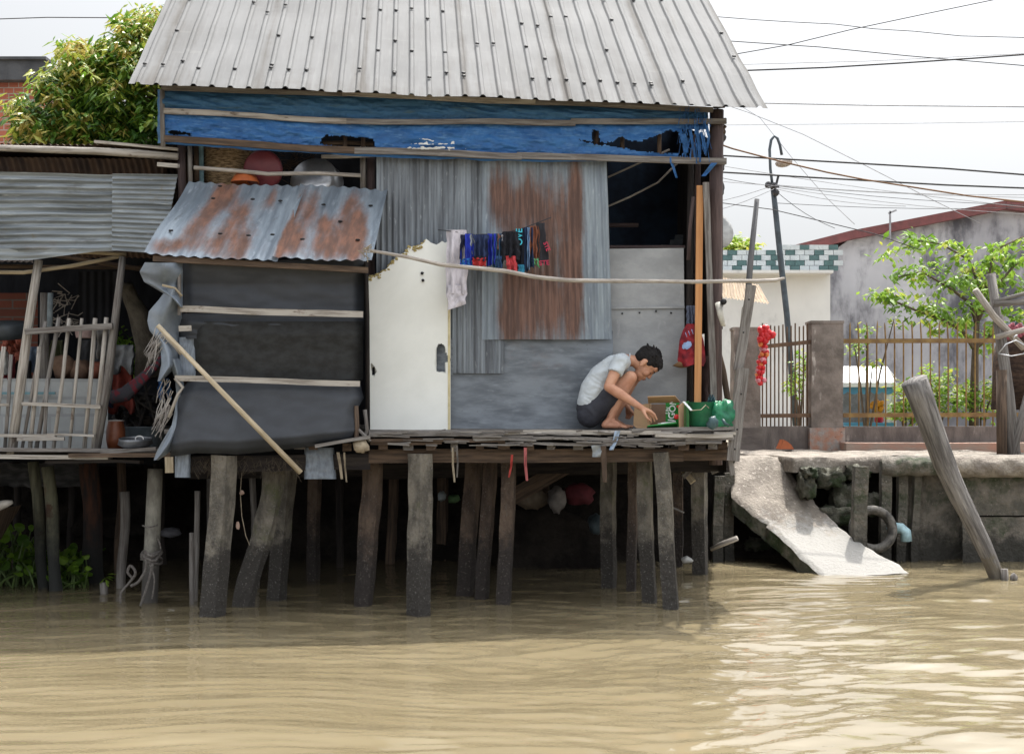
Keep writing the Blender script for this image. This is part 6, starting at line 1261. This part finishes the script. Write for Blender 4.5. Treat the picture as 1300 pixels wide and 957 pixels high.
# legs: near then far
def leg(d, dx, dd):
    hip, knee, ank = Q(750, 524, d * .7), Q(800 + dx, 479.5, d), Q(774 + dx, 533, d * .95)
    cap(hip, knee, q(12.5), q(8.6)); cap(knee, knee + (ank - knee) * .1, q(8.8), q(8.2))
    cap(knee, knee.lerp(ank, .4) + Vector((-q(1.5), 0, 0)), q(7.8), q(8.2)); cap(knee.lerp(ank, .4) + Vector((-q(1.5), 0, 0)), ank, q(8.2), q(4.7))
    heel, ball = Q(768 + dx, 540, d), Q(788 + dx, 541.5, d - .01)
    heel.z = max(heel.z, fz_ + q(4.4)); ball.z = fz_ + q(2.8)
    cap(ank, heel, q(4.7), q(4.6)); cap(ank, ball, q(4.6), q(3.0)); cap(heel, ball, q(4.3), q(3))
    for k in range(5):
        dy = (k - 2) * .017; t0 = ball + Vector((q(.5), dy, 0)); t1 = ball + Vector((q(10 - 1.1 * abs(k - (0 if d > 0 else 4)) * 1), dy * 1.15 - .004, -.002))
        t1.z = fz_ + q(1.7); cap(t0, t1, q(2.1), q(1.9 if k not in (0, 4) else 2.1))
leg(-.115, 0, 0); leg(.115, 4, 0)
# arms
sh, el, wr = Q(787, 459, -.165), Q(772.5, 491, -.235), Q(815, 518, -.25)
cap(sh, sh.lerp(el, .5), q(7.6), q(7.4)); cap(sh.lerp(el, .5), el, q(7.4), q(6.0)); cap(el, el.lerp(wr, .3), q(6.2), q(6.6)); cap(el.lerp(wr, .3), wr, q(6.6), q(3.7))
cap(Q(787, 459, -.1), sh, q(8), q(7.6))
def hand(wr, pal, tips, thumb, rp=3.3):
    for k, (kx, ky, kd, mx, my, tx, ty) in enumerate(tips):
        kn = Q(kx, ky, kd); cap(wr, kn, q(3.2), q(2.0)); mi_ = Q(mx, my, kd - .004); cap(kn, mi_, q(1.75), q(1.5)); cap(mi_, Q(tx, ty, kd), q(1.45), q(1.1))
    a, b_, c_ = thumb; cap(wr, Q(*a), q(3), q(2)); cap(Q(*a), Q(*b_), q(1.9), q(1.6)); cap(Q(*b_), Q(*c_), q(1.6), q(1.2))
hand(wr, None, [(826, 522, -.275, 831, 526, 834, 532.5), (825.5, 524.5, -.258, 829.5, 529.5, 831, 535), (823.5, 526, -.24, 826.5, 531.5, 827, 536.5), (821, 527, -.222, 823, 532, 823, 536)], ((819, 526, -.285), (822, 531, -.295), (826, 534.5, -.29)))
sh2, el2, wr2 = Q(787, 460, .165), Q(793, 495, .21), Q(797, 516, .1)
cap(Q(787, 459, .1), sh2, q(8), q(7.4)); cap(sh2, el2, q(7.2), q(5.6)); cap(el2, wr2, q(5.8), q(3.6))
hand(wr2, None, [(800, 523, .085, 802, 527, 800, 530.5), (799, 524, .1, 801, 528, 798.5, 531.5), (797.5, 524.5, .115, 798.5, 528.5, 796, 531.5), (796, 524, .13, 796, 528, 794.5, 530.5)], ((801, 521, .07), (804, 524, .065), (805, 527, .07)))
# head, in its own frame: x to the nose, z to the crown
HA = R(58); K = 1.05; hc = Q(816, 461.5)
def Hd(x, y, z):
    v = Vector((x * math.cos(HA) + z * math.sin(HA), y, -x * math.sin(HA) + z * math.cos(HA))) * K; return hc + v
Hrot = Matrix(((math.cos(HA), 0, math.sin(HA)), (0, 1, 0), (-math.sin(HA), 0, math.cos(HA))))
def hb(m_, c, r, seg=20, jit=0.): m_.blob(Hd(*c), tuple(k * K for k in r), seg, jit, 2., Hrot)
cap(Q(806, 458), Hd(-.01, 0, -.03), q(7.2), q(7.2))
hb(body, (.005, 0, .045), (.096, .075, .085)); hb(body, (.045, 0, -.005), (.056, .060, .075)); hb(body, (.052, 0, -.050), (.044, .046, .050)); hb(body, (.078, 0, -.083), (.020, .022, .017))
hb(body, (.072, 0, .052), (.035, .055, .035)); hb(body, (.088, 0, .028), (.014, .045, .010))   # forehead and brow
for s_ in (-1, 1):
    hb(body, (.066, s_ * .040, -.020), (.026, .020, .026)); hb(body, (-.005, s_ * .077, .002), (.018, .008, .030)); hb(body, (.002, s_ * .078, -.02), (.011, .007, .014))
cap(Hd(.096, 0, .022), Hd(.111, 0, -.014), .0075 * K, .0105 * K); hb(body, (.105, -.011, -.020), (.009, .008, .007)); hb(body, (.105, .011, -.020), (.009, .008, .007))
hb(body, (.093, 0, -.047), (.017, .026, .008)); hb(body, (.088, 0, -.060), (.018, .023, .008)); hb(body, (.08, 0, -.04), (.02, .034, .022))
bo = fused(body, 'body', skin, man, .0048, 2)
lm = plain('lips', (.30, .10, .08), .5, bump=0)
b = MB(); b.blob(Hd(.105, 0, -.0475), (.0075 * K, .020 * K, .0045 * K), 12, 0, 1, Hrot); b.blob(Hd(.101, 0, -.0585), (.0075 * K, .018 * K, .0045 * K), 12, 0, 1, Hrot); b.build('lips', lm, man, True)
ey = plain('dark_eye', (.015, .01, .01), .3, bump=0)
for s_ in (-1, 1):
    b = MB(); b.blob(Hd(.0885, s_ * .033, .008), (.006 * K, .013 * K, .0035 * K), 10, 0, 1, Hrot @ Matrix.Rotation(R(-12 * s_), 3, 'Z')); b.build('eye', ey, man, True)
    b = MB(); b.tube([Hd(.102, s_ * .016, .030), Hd(.098, s_ * .034, .035), Hd(.082, s_ * .050, .032)], [.003, .0038, .002], 6, flat=1); b.build('eyebrow', hairm, man, True)
hm = MB()
hr0 = 1
hb(hm, (-.004, 0, .060), (.103, .081, .080)); hb(hm, (-.046, 0, .022), (.052, .071, .055)); hb(hm, (.068, 0, .090), (.040, .058, .032)); hb(hm, (.045, 0, .104), (.05, .056, .028))
for s_ in (-1, 1): hb(hm, (.022, s_ * .068, .045), (.022, .014, .032)); 
rh = random.Random(5)
for k in range(55):
    th = rh.uniform(0, 6.28); ph = rh.uniform(0, 1.5); c = (-.005 + .100 * math.cos(th) * math.sin(ph), .080 * math.sin(th) * math.sin(ph), .068 + .08 * math.cos(ph))
    if c[0] > .06 and c[2] < .08: continue
    a = Hd(*c); d_ = (a - Hd(-.01, 0, .03)).normalized() * .25 + (Hd(.10, 0, .06) - a).normalized() + Vector((0, rh.uniform(-.3, .3), 0)); capsule(hm, a - d_ * .01, a + d_ * .024, .0075, .003, 6, 2)
for k in range(9): a = Hd(.095, -.05 + k * .0125, .078); capsule(hm, a, a + Hrot @ Vector((.012, 0, -.018 + rh.uniform(-.006, .006))), .010, .004, 6, 2)
fused(hm, 'hair', hairm, man, .004, 1, disp=.002)
# shirt
st_ = MB()
for d in (-.062, .062):
    cap(Q(749, 512, d), Q(753, 494, d), q(16.5), q(16.2), st_); cap(Q(753, 494, d), Q(763, 478, d), q(16.2), q(15.5), st_); cap(Q(763, 478, d), Q(779, 464.5, d), q(15.5), q(14.2), st_); cap(Q(779, 464.5, d), Q(789, 460, d), q(14.2), q(12), st_)
cap(Q(789, 459, -.12), Q(789, 459, .12), q(10.5), q(10.5), st_)
for s_, sh_, el_ in ((-1, sh, el), (1, sh2, el2)):
    a = sh_; e_ = sh_.lerp(el_, .47); cap(Q(788, 459, s_ * .1), a, q(10.5), q(10.2), st_)
    t_ = (e_ - a).normalized(); st_.tube([a - t_ * .02, a, a.lerp(e_, .5), e_], [q(9.2), q(10.2), q(9.8), q(10.0)], 18)
hemn = Vector((math.cos(R(62)), 0, math.sin(R(62)))).normalized()
def shirt_trim(v):   # keep the hem straight and lay soft wrinkles across the back
    w_ = (v.x - Q(752, 0).x) / q(20); v = v.copy()
    n = .012 * nz(v.x * 9 + v.z * 13, v.z * 16 - v.x * 6, v.y * 5) + .002 * math.sin((v.x * .8 + v.z * 1.2 + .06 * nz(v.x * 9, v.z * 9)) * 110) * max(0, min(1, (Q(0, 470).z - v.z) / .08)) * max(0, min(1, (v.x - Q(738, 0).x) / .04))
    v.y -= n
    hz = Q(0, 517).z - (v.x - Q(731, 0).x) * .15
    if v.z < hz: v.z = hz - (hz - v.z) * .08
    return v
fused(st_, 'tshirt', shirtm, man, .006, 3, trim=shirt_trim, disp=.003)
b = MB(); nb = Q(799, 457); ax = (Hd(0, 0, -.03) - Q(790, 459)).normalized()
b.tube([Q(800, 457.5) + Vector((-.0 * math.cos(a) - .012 + .028 * math.sin(a) * .35, q(8.8) * math.cos(a), q(8.8) * math.sin(a))) for a in [k * math.pi / 9 for k in range(19)]], .0045, 8)
b.build('collar', shirtm, man, True)
# shorts
so = MB()
for d in (-.06, .06): cap(Q(749, 519, d), Q(749, 528, d), q(17.5), q(15), so)
cap(Q(748, 527, -.08), Q(748, 527, .08), q(15.5), q(15.5), so)
for s_ in (-1, 1):
    a = Q(750, 524, s_ * .085); k_ = Q(800 + (4 if s_ > 0 else 0), 479.5, s_ * .115); e_ = a.lerp(k_, .60)
    so.tube([a, a.lerp(e_, .35), a.lerp(e_, .7), e_], [q(15.5), q(15.5), q(14.5), q(13.6)], 20)
def short_trim(v):
    v = v.copy(); v.z = max(v.z, fz_ + .002)
    v.y += .008 * nz(v.x * 16 + v.z * 9, v.z * 11 - v.x * 12, v.y * 6); return v
fused(so, 'shorts', shortm, man, .006, 3, trim=short_trim, disp=.004)

# ---------------------------------------------------------------- light, sky, camera
sun_el, sun_az = R(64), R(24)      # behind the huts, a little to the right
sd = Vector((math.sin(sun_az) * math.cos(sun_el), math.cos(sun_az) * math.cos(sun_el), math.sin(sun_el)))
sl = bpy.data.lights.new('sun', 'SUN'); sl.energy = 3.0; sl.angle = R(.6); sl.color = (1, .955, .88)
so_ = bpy.data.objects.new('sun', sl); C.objects.link(so_); so_.rotation_euler = sd.to_track_quat('Z', 'Y').to_euler()
wd = bpy.data.worlds.new('World'); scn.world = wd; wd.use_nodes = True; N = wd.node_tree.nodes; L = wd.node_tree.links
bg = N['Background']; sk = N.new('ShaderNodeTexSky'); sk.sky_type = 'NISHITA'; sk.sun_disc = False
sk.sun_elevation = sun_el; sk.sun_rotation = sun_az; sk.air_density = 1.; sk.dust_density = 5.; sk.ozone_density = 1.
hs = N.new('ShaderNodeHueSaturation'); hs.inputs['Saturation'].default_value = .22
mx = N.new('ShaderNodeMix'); mx.data_type = 'RGBA'; mx.inputs[0].default_value = SKYMIX = .6; mx.inputs[7].default_value = (3.4, 3.5, 3.62, 1)
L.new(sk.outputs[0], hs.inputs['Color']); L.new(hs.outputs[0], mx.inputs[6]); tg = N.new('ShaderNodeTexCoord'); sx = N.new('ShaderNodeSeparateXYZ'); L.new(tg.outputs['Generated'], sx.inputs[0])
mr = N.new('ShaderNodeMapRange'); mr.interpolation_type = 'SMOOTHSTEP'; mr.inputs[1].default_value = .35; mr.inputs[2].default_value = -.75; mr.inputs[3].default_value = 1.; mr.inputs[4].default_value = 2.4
L.new(sx.outputs[1], mr.inputs[0])          # sky made brighter behind the camera, added to lift the shaded fronts
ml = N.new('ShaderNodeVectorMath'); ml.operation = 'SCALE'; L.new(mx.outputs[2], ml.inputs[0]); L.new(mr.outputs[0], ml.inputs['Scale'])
dt = N.new('ShaderNodeVectorMath'); dt.operation = 'DOT_PRODUCT'; L.new(tg.outputs['Generated'], dt.inputs[0]); dt.inputs[1].default_value = sd   # wide aureole round the sun, added to whiten the water's reflections
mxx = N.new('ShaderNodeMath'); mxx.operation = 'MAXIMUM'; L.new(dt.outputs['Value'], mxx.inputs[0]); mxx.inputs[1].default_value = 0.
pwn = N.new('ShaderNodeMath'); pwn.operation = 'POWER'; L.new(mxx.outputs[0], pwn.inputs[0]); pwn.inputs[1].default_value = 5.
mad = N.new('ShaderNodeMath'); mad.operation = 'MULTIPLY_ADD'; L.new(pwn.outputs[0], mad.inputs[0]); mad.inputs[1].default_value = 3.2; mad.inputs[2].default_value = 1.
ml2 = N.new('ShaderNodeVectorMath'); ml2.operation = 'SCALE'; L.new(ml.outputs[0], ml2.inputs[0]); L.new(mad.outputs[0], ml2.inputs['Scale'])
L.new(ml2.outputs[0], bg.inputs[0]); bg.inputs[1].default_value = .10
cam = bpy.data.cameras.new('camera'); cam.sensor_width = 36; cam.lens = 36 * F / 1300; cam.shift_y = 43.5 / 1300; cam.clip_end = 2000; cam.clip_start = .1
co_ = bpy.data.objects.new('camera', cam); C.objects.link(co_); co_.location = (0, 0, CAMZ); co_.rotation_euler = (R(90), 0, 0); scn.camera = co_
vs = scn.view_settings; vs.view_transform = 'Standard'; vs.look = 'None'; vs.gamma = 1; vs.use_curve_mapping = False; vs.exposure = .98
scn.cycles.max_bounces = 8; scn.cycles.diffuse_bounces = 4; scn.cycles.use_denoising = True
